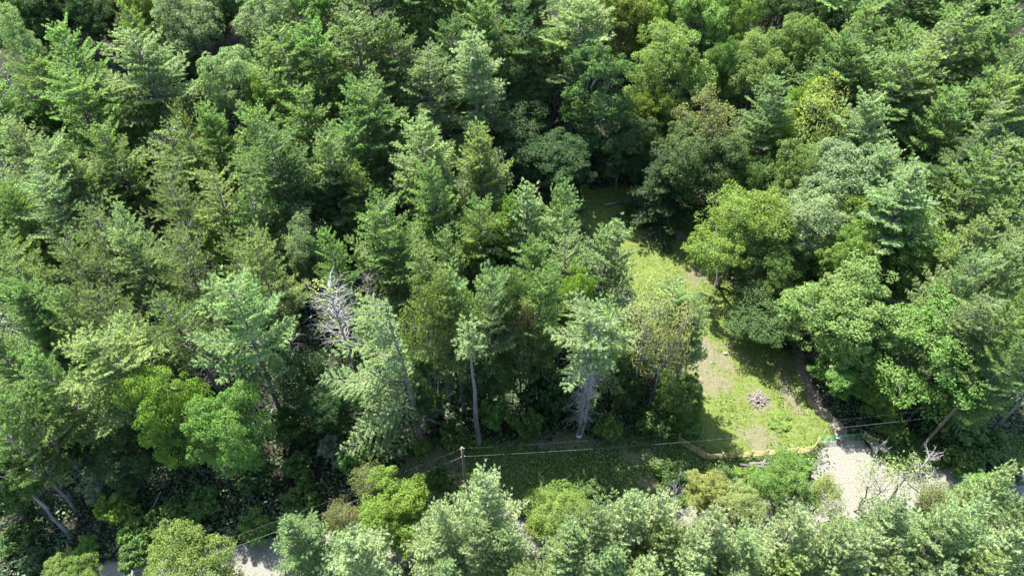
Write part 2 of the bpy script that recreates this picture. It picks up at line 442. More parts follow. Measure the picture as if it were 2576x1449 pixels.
# ------------------------------------------------------------------ the trees, one line each:
# kind | picture x, y (tip of a conifer, middle of a broadleaf crown) | crown width | height in metres (0 = usual) | foliage | label
TREES = """
MP|30|50|150|17|mid|dark green broadleaf tree in the top left corner of the photo
MP|140|25|160|17|deep|dark bluish broadleaf tree at the top edge, right of the corner tree
MP|52|128|95|18|silver|pale rounded treetop behind pines near the left edge, upper left
WP|160|68|160|21|green|light green pine right of the pale rounded treetop, upper left
WP|66|138|130|19|green|leaning light pine just below the pale rounded treetop, upper left
SP|292|8|120|23|lime|narrow yellow-green spire conifer rising to the top edge, upper left
MP|385|48|120|17|olive|olive small-leaved treetop right of the yellow-green spire conifer
MP|480|80|160|18|silver|silvery broadleaf tree with dark lower crown near the top edge
WO|318|88|205|22|pale|tall feathery pine with bare lower trunk, left of the dark gap
MP|452|178|120|12|deep|shaded dark tree inside the black gap, upper left
MP|585|195|145|18|silver|silvery rounded maple standing alone against the black gap
MP|552|25|130|17|deep|dark green tree at the top edge above the silvery rounded maple
MP|690|45|170|18|silver|broad pale maple at the top edge, right of the dark gap
MP|800|22|150|18|fresh|bright maple at the top edge, right of the broad pale maple
WO|702|78|190|22|green|twin-trunked pale green pine right of the silvery rounded maple
WP|800|58|190|22|green|tall broad pine below the bright top edge maple
FL|262|268|115|12|fresh|feathery light green small tree under the tall bare-trunked pine
WP|148|182|170|20|green|wide layered pine with horizontal boughs near the left edge
WP|20|300|150|19|pale|greyish pine cut by the left edge, upper left
MP|112|325|110|13|mid|medium green leafy tree below the wide layered pine
MP|168|362|100|12|deep|low dark leafy tree between two pines, left side
WP|240|318|140|19|green|slim pine with visible trunk, left of the yellow flat-topped tree
MP|340|305|125|15|lime|yellow-green flat-topped tree in the upper left pines
RP|435|260|80|18|rust|small brownish pine top beside the black gap
WP|500|280|145|20|green|light pine just below and left of the silvery rounded maple
WP|395|322|145|19|pale|pale pine right of the yellow flat-topped tree
WP|458|338|125|18|blue|bluish pine in front of the small brownish pine top
WP|632|278|160|20|green|spreading pine below and right of the silvery rounded maple
WP|745|238|160|20|green|light green pine under the twin-trunked pine
MP|672|268|90|16|lime|lime green treetop peeking out below the twin-trunked pine
WP|682|322|215|22|mid_pine|big darker pine with long dark trunk, left of centre
WP|815|328|140|20|pale|pale pine right of the big darker pine
WP|86|368|160|20|pale|hazy light pine near the left edge, above the dark maple
WP|160|394|130|19|green|light pine directly above the wide dark maple, left side
MP|205|478|175|15|mid|wide dark green maple between light pines, left side
WP|95|448|170|19|pale|pale spreading pine left of the wide dark maple
WP|15|472|120|18|green|pine cut by the left edge, level with the wide dark maple
MP|25|566|80|14|bright|bright yellow-green leafy tree at the left edge
MP|45|604|90|12|rust|reddish olive leafy tree under the bright one at the left edge
MP|110|616|80|12|rust|brownish leafy tree second in from the left edge
RP|395|442|150|20|olive_pine|olive red pine with bare grey lower branches, left of centre
MP|465|442|100|15|olive|dark olive leafy top beside the olive red pine
WP|520|440|175|20|lime_pine|bright yellowish pine right of the olive red pine
WP|612|456|165|20|green|wide pine with low spreading boughs above the dark gap, left of centre
RP|210|532|160|19|olive_pine|grey-green red pine below the wide dark maple
SP|305|516|110|19|pale|pine with an arching drooping leader, left of the olive red pine
WP|325|580|135|19|pale|pale pine below the arching drooping leader
RP|165|602|140|18|olive_pine|olive bristly pine with dead branches, near the left edge
RP|240|638|120|17|olive_pine|dull olive pine right of the bristly pine, left side
RP|415|592|155|19|olive_pine|wide olive pine with pale tip, left of the bright green small tree
MP|545|602|100|14|bright|bright green small leafy tree among pines, left of centre
RP|580|590|95|17|olive_pine|narrow grey-olive pine squeezed beside the bright green small tree
WO|625|592|150|22|lime_pine|pale yellowish pine whose long bare trunk leans down to the right
MP|755|622|125|15|silver|pale broadleaf dome right of the pine with the long bare trunk
WP|830|588|105|18|green|small pine right of the pale broadleaf dome
WP|8|640|130|18|blue|bluish pine cut by the left edge, middle of the photo
WP|60|700|135|18|blue|blue-green pine near the left edge, middle of the photo
MP|810|500|145|16|deep|dark shaded broadleaf tree left of the bright green cone pine
WP|905|33|190|22|blue|dense bluish pine at the top edge, left of centre
WP|985|43|160|22|mid_pine|dense dark pine near the top edge, beside the bluish one
MP|1060|42|150|18|fresh|pale bright maple at the top edge, left of centre
MP|1140|12|115|17|deep|dark bluish treetop cut by the top edge, near the middle
WP|1130|48|140|20|mid_pine|dark green pine right of the pale bright maple, top
WP|1225|-8|160|22|green|pine cut by the top edge behind the drooping pine
SP|1205|72|200|23|pale|tall drooping pine with long hanging boughs, upper middle
WP|1310|2|160|22|mid_pine|medium green pine at the top edge, upper middle
WO|1459|-12|200|23|pale|wide pine with bare grey under-branches at the top edge
MP|1560|42|165|18|olive|olive green broadleaf tree at the top edge, right of the wide pine
MP|1645|62|110|17|bright|yellow-green tree between the olive tree and pale maples, top
MP|1690|18|130|18|fresh|pale maple cut by the top edge, left of the twin bright maples
WO|1065|128|150|20|pale|pine with forked dead branches showing, upper middle
WP|935|176|160|20|blue|blue-tinted pine below the dense bluish pine
MP|1325|200|145|17|oak|clustered oak right of the drooping pine, its lower crown in shade
MP|1400|150|95|16|lime|small yellow-green treetop between oak and feathery tree, upper middle
AS|1495|250|175|22|ash|tall feathery dark green tree left of the bright lit maple
MP|1682|175|185|19|fresh|large bright sunlit maple with lumpy crown, upper right of centre
MP|1625|292|110|14|olive|yellowish low tree below the large bright sunlit maple
WP|905|226|180|21|green|full light pine below the blue-tinted pine
WC|1072|266|120|20|blue|narrow bluish pine top, centre of the upper half
WP|1055|298|190|21|pale|big pale pine in front of the narrow bluish top
WC|1210|320|130|20|lime_pine|pine with sunlit right edge against the dark hollow
WP|872|312|140|19|blue|blue-green pine left of the big pale pine
WC|895|410|120|17|bright_pine|bright green cone-shaped pine, left of the photo's centre
FL|1205|445|130|15|grey|grey-leaved tree with pale branches beside the dark hollow
WP|1090|418|140|20|green|light green pine left of the grey-leaved tree
WP|945|520|170|20|green|wide pine below the bright green cone pine
WP|1115|560|105|18|blue|short bluish pine below the grey-leaved tree
WP|1200|498|120|19|green|slim light pine just below the grey-leaved tree
WC|1255|488|95|19|bright_pine|narrow bright yellow-green pine at the centre of the photo
WC|1330|453|180|21|pale|pale hazy pine at the edge of the dark hollow, centre
WC|1390|458|120|20|blue|blue-tipped pine standing behind the pale hazy pine
WC|1440|500|100|19|pale|pale pine at the upper left corner of the clearing
WC|1498|562|165|21|pale|wide feathery pine reaching over the left side of the clearing
WP|1360|583|140|19|green|light pine left of the wide feathery pine by the clearing
WP|1445|598|140|19|pale|pale pine in front of the wide feathery pine by the clearing
MP|1225|618|145|15|olive|yellowish-green broadleaf tree among pines, centre
WP|1045|583|145|19|green|light pine left of the yellowish-green broadleaf tree, centre
WP|980|593|125|18|green|slim pine right of the pale broadleaf dome, centre left
MP|1320|350|190|12|deep|dark shaded tree filling the hollow left of the feathery tree
MP|1415|405|180|11|deep|black-green shaded tree at the foot of the feathery tree
MP|1560|385|130|11|deep|dark shaded tree at the far end of the clearing
MP|1600|350|110|12|oak|dark leafy tree right of the feathery tree, shaded
MP|1735|385|195|17|oak|large dark oak overhanging the far right end of the clearing
HM|1695|375|160|13|deep|dark drooping hemlock hanging over the far end of the clearing
MP|1760|48|160|19|fresh|left one of the twin bright maples at the top edge
MP|1852|48|130|19|lime|right one of the twin bright maples at the top edge, yellower
MP|1992|142|135|18|fresh|pale green maple with fluffy crown, right of the twin bright maples
MP|1900|182|145|17|fresh|pale maple between the lumpy sunlit maple and the fluffy one
MP|1822|178|95|16|mid|narrow darker tree squeezed between two pale maples, upper right
MP|1962|38|140|17|deep|shaded dark green tree at the top edge, right of the twin maples
MP|2080|60|145|17|deep|dusky bluish-green tree at the top edge, right half
MP|2122|15|105|17|mid|green treetop cut by the top edge, right half
WP|2205|15|165|22|green|pine at the top edge, right half, with pale trunk
WP|2262|62|155|21|green|light green pine below the top edge pine, right half
WP|2110|98|190|22|mid_pine|broad dark-hearted pine right of the fluffy pale maple
WP|2170|122|165|21|green|pine with slanting visible trunk, upper right
WP|2335|112|185|22|lime_pine|yellowish pine with long layered boughs, upper right
WP|2440|22|195|22|green|wide pine at the top edge near the right corner
MP|2482|5|90|20|gold|yellow treetop cut by the top edge near the right corner
WP|2530|32|165|22|blue|bluish pine in the top right corner
WP|2565|98|150|21|green|pine cut by the right edge, just under the corner
WP|2490|178|165|21|green|light pine two trees in from the right edge, upper right
WP|2555|190|150|21|lime_pine|yellowish pine cut by the right edge, upper right
WP|1962|208|175|20|blue|blue-green pine above the orange-tinted tree, right half
WP|2288|150|205|22|pale|very broad pale pine in the upper right
WP|2228|256|185|21|pale|pale pine with dead grey fork showing, right half
FL|1768|338|150|19|rust|brown-topped tree above the large dark oak
MP|2000|288|85|18|bright|small bright yellow-green treetop left of the orange-tinted tree
FL|2055|322|135|20|gold|orange-tinted yellowish tree among pines, right half
MP|1935|372|115|16|bright|bright green tree right of the brown-topped tree
MP|1885|448|105|14|mid|medium green tree below the bright green one, beside the clearing
MP|2082|392|125|16|fresh|pale leafy tree below the orange-tinted tree
MP|1980|462|125|16|fresh|light maple behind the lone rounded yellow-green tree
MP|2122|470|225|18|silver|huge greyish-green domed maple, right half
MP|2030|570|200|16|silver|greyish-green maple below the huge dome, beside the yellow-green tree
MP|1852|575|205|17|lime|rounded yellow-green tree at the right edge of the clearing
MP|1935|665|165|13|mid|dark green tree in the shade under the rounded yellow-green tree
MP|2190|580|185|17|lime|yellow-green maple in front of the huge greyish dome
MP|2290|655|190|16|fresh|pale lumpy maple dome, lower right of the huge greyish dome
MP|2112|665|135|15|lime|yellowish maple crown below the greyish-green maple
SP|2330|422|220|22|pale|large star-shaped pale conifer, right side
WP|2512|388|180|21|green|light green pine near the right edge, middle height
MP|2402|420|145|15|mid|dark leafy tree between the star-shaped conifer and the right edge pine
SP|2500|522|165|21|lime_pine|spruce with pale yellowish tips near the right edge
WP|2545|608|160|20|blue|blue-green pine cut by the right edge, below the pale-tipped spruce
WP|2470|638|150|20|pale|pale pine below the pale-tipped spruce
WO|2262|372|150|19|pale|thin greyish pine behind the star-shaped conifer
WP|2420|243|185|21|green|dense light pine right of the very broad pale pine
WP|2522|268|165|20|pale|pale pine near the right edge below the yellowish one
WP|2440|328|165|20|mid_pine|darker pine above the right edge pines, right side
WP|35|733|145|18|blue|turquoise pine at the left edge, just below the middle
RP|200|733|150|18|olive_pine|olive pine with tangled dead twigs, lower left
WP|116|750|130|18|blue|blue-green pine between two olive pines, lower left
WP|320|785|130|17|pale|short pale pine above the big light pine, lower left
RP|405|718|165|19|olive_pine|olive pine with slanting trunk, left of the big dense pine
WO|545|703|210|24|pale|big dense pale pine with long bare trunk, left of the dead tree
WO|232|843|235|20|lime_pine|biggest light pine in the lower left, boughs sweeping out left
WP|70|898|150|19|blue|bluish pine with slanting trunk left of the biggest light pine
WP|5|972|130|18|blue|pine cut by the left edge, lower left
MP|435|1028|165|18|bright|bright lime maple below the big dense pine
MP|560|1095|190|17|fresh_mid|fresh green maple joined to the right of the lime maple
MP|10|1065|100|13|lime|yellowish tree cut by the left edge, lower left
MP|465|1425|215|9|lime|yellow-green rounded tree at the bottom edge, by the gravel road
MP|180|1452|130|7|lime|low yellow-green treetop cut by the bottom edge, lower left
WC|735|1313|155|14|blue|small grey-blue pine in front of the gravel road
FL|870|1310|105|8|rust|olive-brown small tree left of the bright green roadside maple
FL|1068|835|130|24|rustgreen|olive-yellow tree with several trunks, right of the leaning pine
FL|1145|850|125|23|rustgreen|olive-brown tree touching the leaning pine's right-hand neighbour
MP|1290|805|140|21|oak|dark green tree behind the two bare-trunked pines
FL|1322|855|105|19|rust|thin reddish tree with crooked bare limbs, between bare-trunked pines
WP|1090|678|180|23|pale|pale pine above the olive-yellow tree, centre
WP|1215|690|130|23|pale|pale pine above the dark green tree, centre
WP|1335|648|165|23|green|full light pine left of the pine over the clearing, centre
MP|1415|768|95|18|bright|bright green leafy tree left of the flat-topped bare-trunked pine
WP|1385|800|70|15|lime_pine|small pale pine top beside the flat-topped bare-trunked pine
WP|1520|718|140|22|pale|pale pine just above the flat-topped bare-trunked pine
SD|1622|835|125|23|orange|orange-brown thin tree with one leaning trunk, left of the clearing
SD|1674|865|112|22|orange|orange-brown thin tree with twin leaning trunks, nearest the clearing
MP|1706|985|115|10|mid|dark green tree under the orange-brown trees, by the clearing
WP|1708|733|160|17|pale|pale pine standing out over the middle of the clearing
WO|1768|752|95|17|pale|thin pine with bare side branches leaning over the clearing
FL|935|1215|120|8|rust|olive-brown bush-like tree left of the lower utility pole
MP|992|1275|190|10|bright|bright green maple in front of the lower utility pole
WC|1205|1193|160|19|bluepale|pale pine with three tips below the utility pole
WC|1085|1262|155|18|bluepale|pale pine right of the bright roadside maple
WC|1165|1308|150|18|pale|light pine at the bottom, below the three-tipped pine
MP|1400|1305|170|8|lime|yellow-green roadside tree with large leaves, bottom centre
WC|1585|1213|160|19|bluepale|tall pale pine tip above the bottom row, right of centre
WC|1500|1268|140|18|pale|pale pine right of the yellow-green roadside tree
WC|1692|1253|165|18|bluepale|pale pine in front of the small bare bush, bottom row
WC|885|1328|170|16|bluepale|greyish pale pine at the bottom, under the olive-brown small tree
WC|1100|1388|150|15|pale|low pine cut by the bottom edge, below the roadside maple
WC|1262|1345|130|16|pale|pale pine beside the patch of road, bottom centre
WC|1330|1402|140|15|lime_pine|yellowish low pine cut by the bottom edge, bottom centre
WC|1432|1342|150|16|pale|pale pine below the yellow-green roadside tree
WC|1560|1348|155|16|pale|light pine in the bottom row under the tall pale tip
WC|1645|1338|150|16|lime_pine|yellowish pine in the bottom row, right of the tall pale tip
WC|1500|1410|150|15|pale|pine cut by the bottom edge, right of bottom centre
WC|1640|1420|150|15|bluepale|bluish pine cut by the bottom edge, right of bottom centre
MP|1775|1243|115|7|gold|yellowish leafy tree below the corner of the yellow rail fence
MP|1852|1275|125|7|goldgreen|yellow-tinged leafy tree right of the one below the fence corner
MP|1982|1222|140|8|fresh_mid|green leafy tree below the right end of the long fence
FL|2062|1248|90|8|gold|dark tree with yellow leaf tips beside the pale gravel apron
ST|2215|1215|125|9|goldgreen|see-through pale olive tree over the gravel apron
ST|2290|1200|125|9|goldgreen|thin tree with bare white top twigs right of the gravel apron
FL|2355|1265|115|8|rust|brownish small tree beside the road, lower right
MP|2460|1245|95|9|fresh_mid|bright green small tree beside the shaded road, lower right
WC|2566|1165|125|17|bluepale|pale pine cut by the right edge, lower right
WC|2140|1288|190|18|pale|pale pine directly below the gravel apron
WC|2305|1288|200|18|pale|broad pale pine below the thin tree with bare white twigs
WC|2035|1300|170|18|bluepale|bluish pale pine below the tree with yellow leaf tips
WC|1825|1290|170|18|bluepale|pale pine below the yellow-tinged leafy tree
WC|1765|1345|165|16|pale|light pine in the bottom row, left of the road glimpse
WC|1915|1350|170|16|pale|pale pine just below the glimpse of white road
WC|2020|1385|170|15|lime_pine|yellowish pine cut by the bottom edge, lower right
WC|2130|1395|175|15|pale|pale pine cut by the bottom edge, below the gravel apron
WC|2222|1345|170|16|bluepale|bluish pine in the bottom row, right of the gravel apron
WC|2280|1405|175|15|lime_pine|yellow-green pine cut by the bottom edge, lower right
WC|2415|1328|175|18|pale|broad light pine below the brownish roadside tree
WC|2515|1298|175|19|bluepale|bluish light pine right of the broad one, near the right edge
WC|2490|1395|180|16|lime_pine|yellowish pine in the bottom right corner
WC|2390|1420|165|15|pale|pine cut by the bottom edge, left of the corner pine
WC|1775|1425|165|15|bluepale|bluish low pine cut by the bottom edge, right half
WC|1900|1430|165|15|pale|pale low pine cut by the bottom edge, right half
MP|2150|800|270|16|fresh|largest sunlit maple right of the clearing track
MP|2352|882|295|15|fresh_mid|broad maple hanging over the right utility pole
MP|2122|922|165|9|fresh_mid|lower maple leaning over the dirt track
FL|2365|768|110|15|rust|brownish thin tree behind the broad maple, right side
MP|1928|772|200|8|oak|dark oak shading the right side of the clearing
WP|2465|738|160|19|pale|pale pine behind the broad maple, near the right edge
WP|2545|780|160|19|green|pine cut by the right edge, level with the broad maple
WP|2565|860|140|18|blue|bluish shaded pine cut by the right edge, above the dark verge
MP|2215|1000|90|6|fresh_mid|small bright maple spray beside the dirt track, near the gate
MP|100|1010|150|11|deep|dark understory tree between left edge pines, lower left
MP|310|1160|140|9|deep|dark understory tree behind the lime maple's left side
MP|765|965|130|11|deep|dark tree in the shade left of the silver-grey dead tree
MP|830|1020|130|10|deep|dark tree in the shade below the silver-grey dead tree
MP|330|930|130|12|deep|dark understory tree right of the biggest light pine
MP|1010|960|130|13|deep|dark tree hidden behind the leaning pine
MP|1230|920|140|12|oak|dark tree behind the slim bare-trunked pine
MP|1560|880|140|13|mid|dark green tree left of the leaning orange-brown trunks
WP|-55|190|150|20|green|pine mostly beyond the left edge, upper left
WP|-60|400|150|20|pale|pine mostly beyond the left edge, above the bright yellow-green tree
WP|-60|560|150|19|green|pine mostly beyond the left edge, beside the bright yellow-green tree
WP|-60|820|150|19|blue|pine mostly beyond the left edge, lower left
WP|-50|1060|150|18|green|pine mostly beyond the left edge, beside the yellowish tree
WP|2640|60|170|21|green|pine mostly beyond the top right edge
WP|2640|260|160|21|pale|pine mostly beyond the right edge, upper right
WP|2640|430|160|20|green|pine mostly beyond the right edge, middle height
WP|2640|540|160|20|pale|pine mostly beyond the right edge, beside the pale-tipped spruce
WP|2640|700|160|20|green|pine mostly beyond the right edge, above the broad maple's level
WC|2590|1262|150|17|pale|pine mostly beyond the right edge, above the bottom right corner
WC|2580|1345|160|15|bluepale|pale pine at the right edge, just above the bottom right corner
MP|100|62|120|15|deep|dark treetop behind pines in the top left corner
MP|235|55|130|14|deep|dark tree in the gap left of the yellow-green spire conifer
MP|60|-60|190|18|mid|green treetops just cut by the top edge at the left corner
MP|215|-70|190|18|deep|dark treetop cut by the top edge left of the yellow-green spire
MP|350|-75|180|18|mid|treetop cut by the top edge behind the yellow-green spire
MP|480|-70|190|19|mid|treetop cut by the top edge above the silvery broadleaf tree
MP|620|-80|200|18|deep|dark treetop cut by the top edge over the dark gap
MP|780|-80|190|18|mid|treetop cut by the top edge above the bright maple
WP|920|-110|200|21|mid_pine|pine tip cut by the top edge above the dense bluish pine
WP|1050|-110|200|21|mid_pine|pine cut by the top edge above the pale bright maple
WP|1180|-120|200|21|green|pine cut by the top edge left of the upper middle
WP|1330|-110|200|21|mid_pine|pine cut by the top edge above the medium green pine
MP|1440|-80|190|18|mid|leafy top cut by the top edge left of the wide pine's head
MP|1570|-70|200|18|olive|olive top cut by the top edge above the olive green tree
MP|1700|-75|190|18|mid|leafy top cut by the top edge above the pale maple
MP|1830|-80|200|18|fresh|bright top cut by the top edge above the twin maples
MP|1970|-75|200|18|deep|dark top cut by the top edge right of the twin maples
MP|2090|-80|200|18|deep|dark top cut by the top edge above the dusky tree
WP|2190|-110|200|21|green|pine cut by the top edge, right half, behind the pale-trunked pine
WP|2320|-110|200|21|mid_pine|pine cut by the top edge between two light pines, right half
WP|2440|-120|200|21|green|pine cut by the top edge above the yellow treetop
WP|2560|-100|200|21|mid_pine|pine cut by the top right corner
SP|2390|60|170|21|pale|pale conifer between the wide top edge pine and the yellowish layered pine
"""

SHRUBS = """
285|1285|115|4.5|bright|bright lime shrub in the dark undergrowth, lower left
245|1215|105|5|grey|grey-green shrub above the lime shrub, lower left
830|1130|105|5.5|grey|grey-green shrub in the shade, left of the leaning pine
715|1085|115|6|mid|dark shrub behind the fresh green maple, in shade
195|1140|105|6|deep|dark shrub below the biggest light pine
430|1315|130|4|mid|wide green shrub under the fresh green maple
215|1365|70|3.5|fresh_mid|small light green shrub near the bottom left
95|1400|110|2.5|deep|low dark shrub left of the leaning bare trunk's foot
520|1270|120|4|mid|green shrub at the foot of the fresh green maple
640|1200|120|5|deep|dark shrub right of the fresh green maple
740|1180|110|4.5|mid|leafy shrub in the dark woods above the wires
330|1400|110|3|mid|low green shrub at the bottom edge near the gravel road
640|1320|110|3|fresh_mid|low shrub on the verge below the wires
760|1260|110|3.5|mid|verge shrub right of the fresh green maple, above the road
935|1100|145|6|mid|large leafy shrub under the leaning pine
905|1160|125|5|fresh_mid|green shrub below the leaning pine's lowest boughs
1140|1095|100|5|mid|shrub at the foot of the olive-yellow tree
1085|1020|90|6|mid|shrub right of the leaning pine's trunk
1250|1030|105|7|fresh_mid|tall green shrub beside the slim bare-trunked pine
1325|1065|105|5|mid|dark green shrub between the two bare-trunked pines
1525|1085|90|3.5|fresh_mid|round green shrub right of the flat-topped pine's trunk
1410|1000|120|7|deep|dark shrub left of the flat-topped pine's trunk
1360|960|145|9|deep|tall black-green shrub in the shade between bare-trunked pines
1565|990|120|8|oak|dark shrub behind the leaning twin trunks
1660|1070|120|5|mid|shrub at the end of the woods, left of the fence
1730|1060|90|3|fresh_mid|green shrub at the edge of the clearing by the fence end
950|1050|110|7|deep|dark shrub beneath the leaning pine's left boughs
1205|980|95|8|deep|dark shrub behind the slim bare-trunked pine
1480|1050|90|5|deep|small dark shrub right behind the flat-topped pine's trunk
50|1355|110|3|mid|dark green shrub near the left edge, lower left
330|1345|120|3.5|fresh_mid|green shrub right of the bright lime shrub
30|1270|110|5|deep|dark shrub cut by the left edge, below the leaning tree
2360|1080|130|4|deep|dark shrub behind the right utility pole
2470|1110|150|4|mid|shaded shrub right of the right utility pole
2530|1180|120|4|deep|dark shrub left of the pale pine at the right edge
2420|1170|120|3.5|mid|shaded shrub on the verge above the road, right
2250|1090|90|3|mid|shaded shrub right of the short fence
2010|1175|80|1.8|fresh_mid|light green shrub below the long fence's right end
1890|1190|90|2.5|lime|yellow-green shrub below the long fence
1820|1195|80|1.8|mid|green shrub beneath the fence corner
1700|1190|90|2|mid|low shrub on the shaded verge left of the fence corner
1962|1058|70|0.5|lime|low bright weed patch below the brush pile
1330|1265|90|2|mid|low green shrub on the verge above the bottom centre road patch
1500|1220|100|2|mid|low shrub on the shaded verge, bottom centre
1060|1130|60|2.2|bright|small bright shrub left of the lower utility pole
1190|1210|55|2|bright|small yellow-green shrub at the foot of the lower utility pole
1100|1200|90|3|mid|shrub left of the lower utility pole's foot
"""

# foliage colours (base colours of the leaves, two with light or shade put in)
TINT = dict(
    green=(0.160, 0.234, 0.077), pale=(0.200, 0.265, 0.117), blue=(0.160, 0.231, 0.089), veiled_pale=(0.266, 0.323, 0.158),  # the palest pine tint has the bright veil over the bottom row put in
    mid_pine=(0.106, 0.165, 0.061), lime_pine=(0.199, 0.249, 0.086), bright_pine=(0.144, 0.223, 0.049), olive_pine=(0.131, 0.169, 0.068),
    mid=(0.072, 0.125, 0.034), deep=(0.049, 0.090, 0.033), fresh=(0.142, 0.209, 0.061), fresh_mid=(0.110, 0.195, 0.045),  # deep: dark leaf green that also holds the shade of gaps and understory
    silver=(0.156, 0.208, 0.101), olive=(0.105, 0.143, 0.029), lime=(0.126, 0.191, 0.042), bright=(0.127, 0.206, 0.035),
    oak=(0.074, 0.119, 0.040), ash=(0.072, 0.125, 0.040), grey=(0.147, 0.186, 0.111), rust=(0.135, 0.150, 0.056),
    rustgreen=(0.112, 0.150, 0.040), orange=(0.238, 0.225, 0.095), gold=(0.215, 0.245, 0.070), goldgreen=(0.190, 0.235, 0.085))

KINDS = {
    "WP": dict(name="pine_tree", cat="pine tree", group="pines of the forest", h=20.0, R=5.2, pool=[
        grow_pine(11), grow_pine(12, base=0.36, irregular=0.65), grow_pine(13, base=0.28, dz=1.1, top_el=50, shape=0.5),
        grow_pine(14, base=0.40, low_el=4, irregular=0.6, shape=0.45), grow_pine(15, base=0.30, top_el=34, low_el=-6, upturn=0.22, shape=0.65),
        grow_pine(16, base=0.34, dz=1.15, n_br=5.2, irregular=0.7, shape=0.5), grow_pine(17, base=0.25, dz=0.9, irregular=0.6, shape=0.6, top_el=45, lean=(0.9, -0.5)),
        grow_pine(18, base=0.42, dz=1.3, irregular=0.8, shape=0.4, n_br=4.6, lean=(-0.8, 0.8)), grow_pine(19, base=0.3, dz=1.2, irregular=0.75, shape=0.8, droop=0.2, upturn=0.05, R=5.2), grow_pine(20, base=0.35, dz=1.0, irregular=0.9, shape=0.5, low_el=8)]),
    "WO": dict(name="pine_tree", cat="pine tree", group="pines of the forest", h=22.0, R=5.2, pool=[
        grow_pine(21, h=22, base=0.42, dead=0.12, irregular=0.6, dead_len=0.6, shape=0.45), grow_pine(22, h=22, base=0.46, dead=0.15, irregular=0.6, dead_len=0.6, shape=0.5)]),
    "WC": dict(name="pine_tree", cat="pine tree", group="pines of the forest", h=20.0, R=4.8, pool=[
        grow_pine(23, R=4.8, base=0.20, dz=0.95, shape=0.85, top_el=55, upturn=0.22), grow_pine(24, R=4.8, base=0.25, dz=1.0, shape=0.75, top_el=52, irregular=0.7, upturn=0.25),
        grow_pine(25, R=4.8, base=0.22, dz=0.9, shape=0.9, top_el=48, upturn=0.2), grow_pine(26, R=4.8, base=0.28, dz=1.0, shape=0.7, top_el=58, irregular=0.65, upturn=0.25)]),
    "RP": dict(name="red_pine_tree", cat="pine tree", group="olive red pines of the forest", h=19.0, R=4.4, pool=[
        grow_pine(s, h=19, R=4.4, base=bs, dz=1.0, n_br=5.2, needle=(0.44, 0.085), tuft=9, lat=0.5, gap=0.40, up_bias=0.75, irregular=0.6, dead=0.12, shape=0.45, low_el=8, dead_len=0.85)
        for s, bs in ((31, 0.42), (32, 0.48), (33, 0.40))]),
    "SP": dict(name="spruce_tree", cat="conifer", group="spruces and drooping conifers of the forest", h=22.0, R=4.8, pool=[
        grow_pine(41, h=22, R=4.8, base=0.22, dz=0.95, droop=0.32, upturn=0.12, low_el=-6, top_el=40, shape=0.7, floor=0.9, up_bias=0.1),
        grow_pine(42, h=22, R=4.8, base=0.25, dz=0.95, droop=0.26, upturn=0.2, low_el=-2, top_el=45, shape=0.65, floor=0.85, up_bias=0.1)]),
    "HM": dict(name="hemlock_tree", cat="conifer", group="hemlocks of the forest", h=16.0, R=4.8, pool=[
        grow_pine(51, h=16, R=4.8, base=0.08, dz=0.7, droop=0.4, upturn=0.02, low_el=-10, top_el=30, shape=0.6, floor=0.9, needle=(0.34, 0.11), up_bias=-0.15, dead=0)]),
    "MP": dict(name="broadleaf_tree", cat="tree", group="broadleaf trees of the forest", h=16.0, R=5.0, pool=[
        grow_broad(61), grow_broad(62, lobes=26, lobe_r=0.36), grow_broad(63, lobes=18, lobe_r=0.44, Rz=6.4), grow_broad(64, lobes=30, lobe_r=0.33, clumps=13),
        grow_broad(65, lobes=24, lobe_r=0.38, Rz=5.4), grow_broad(66, lobes=20, lobe_r=0.42, Rz=6.8, trunks=2)]),
    "AS": dict(name="broadleaf_tree", cat="tree", group="broadleaf trees of the forest", h=22.0, R=4.6, pool=[
        grow_broad(71, h=22, R=4.6, Rz=9.6, lobes=44, lobe_r=0.34, clumps=13, leaves=50, leaf=(0.30, 0.17), droop=0.9, up=0.35)]),
    "FL": dict(name="broadleaf_tree", cat="tree", group="thin-leaved broadleaf trees", h=14.0, R=4.2, pool=[
        grow_broad(81, h=14, R=4.2, lobes=22, clumps=13, leaves=30, leaf=(0.26, 0.18), lobe_r=0.40, clump_r=0.5, twigs=True, bark=M_BARK_GREY),
        grow_broad(82, h=14, R=4.2, lobes=26, clumps=12, leaves=26, leaf=(0.26, 0.18), lobe_r=0.36, clump_r=0.52, twigs=True, bark=M_BARK_GREY, trunks=3)]),
    "ST": dict(name="broadleaf_tree", cat="tree", group="thin see-through broadleaf trees", h=9.0, R=3.0, pool=[
        grow_broad(s, h=9, R=3.0, lobes=16, clumps=8, leaves=9, leaf=(0.24, 0.17), lobe_r=0.42, clump_r=0.6, twigs=True, bare=0.3, bark=M_BARK_GREY, trunks=2, trunk_r=0.10) for s in (95, 96)]),
    "SD": dict(name="broadleaf_tree", cat="tree", group="thin see-through broadleaf trees", h=16.0, R=4.2, pool=[
        grow_broad(91, h=16, R=4.2, lobes=22, clumps=11, leaves=15, leaf=(0.27, 0.19), lobe_r=0.40, clump_r=0.5, twigs=True, bare=0.2, bark=M_BARK_GREY, trunks=2),
        grow_broad(92, h=16, R=4.2, lobes=20, clumps=11, leaves=16, leaf=(0.27, 0.19), lobe_r=0.42, clump_r=0.5, twigs=True, bare=0.2, bark=M_BARK_GREY)]),
}
SHRUB_POOL = [grow_shrub(101), grow_shrub(102, lobes=11), grow_shrub(103, h=2.6, lobes=8, leaf=(0.30, 0.2)), grow_shrub(104, h=3.4, R=1.6, lobes=12)]

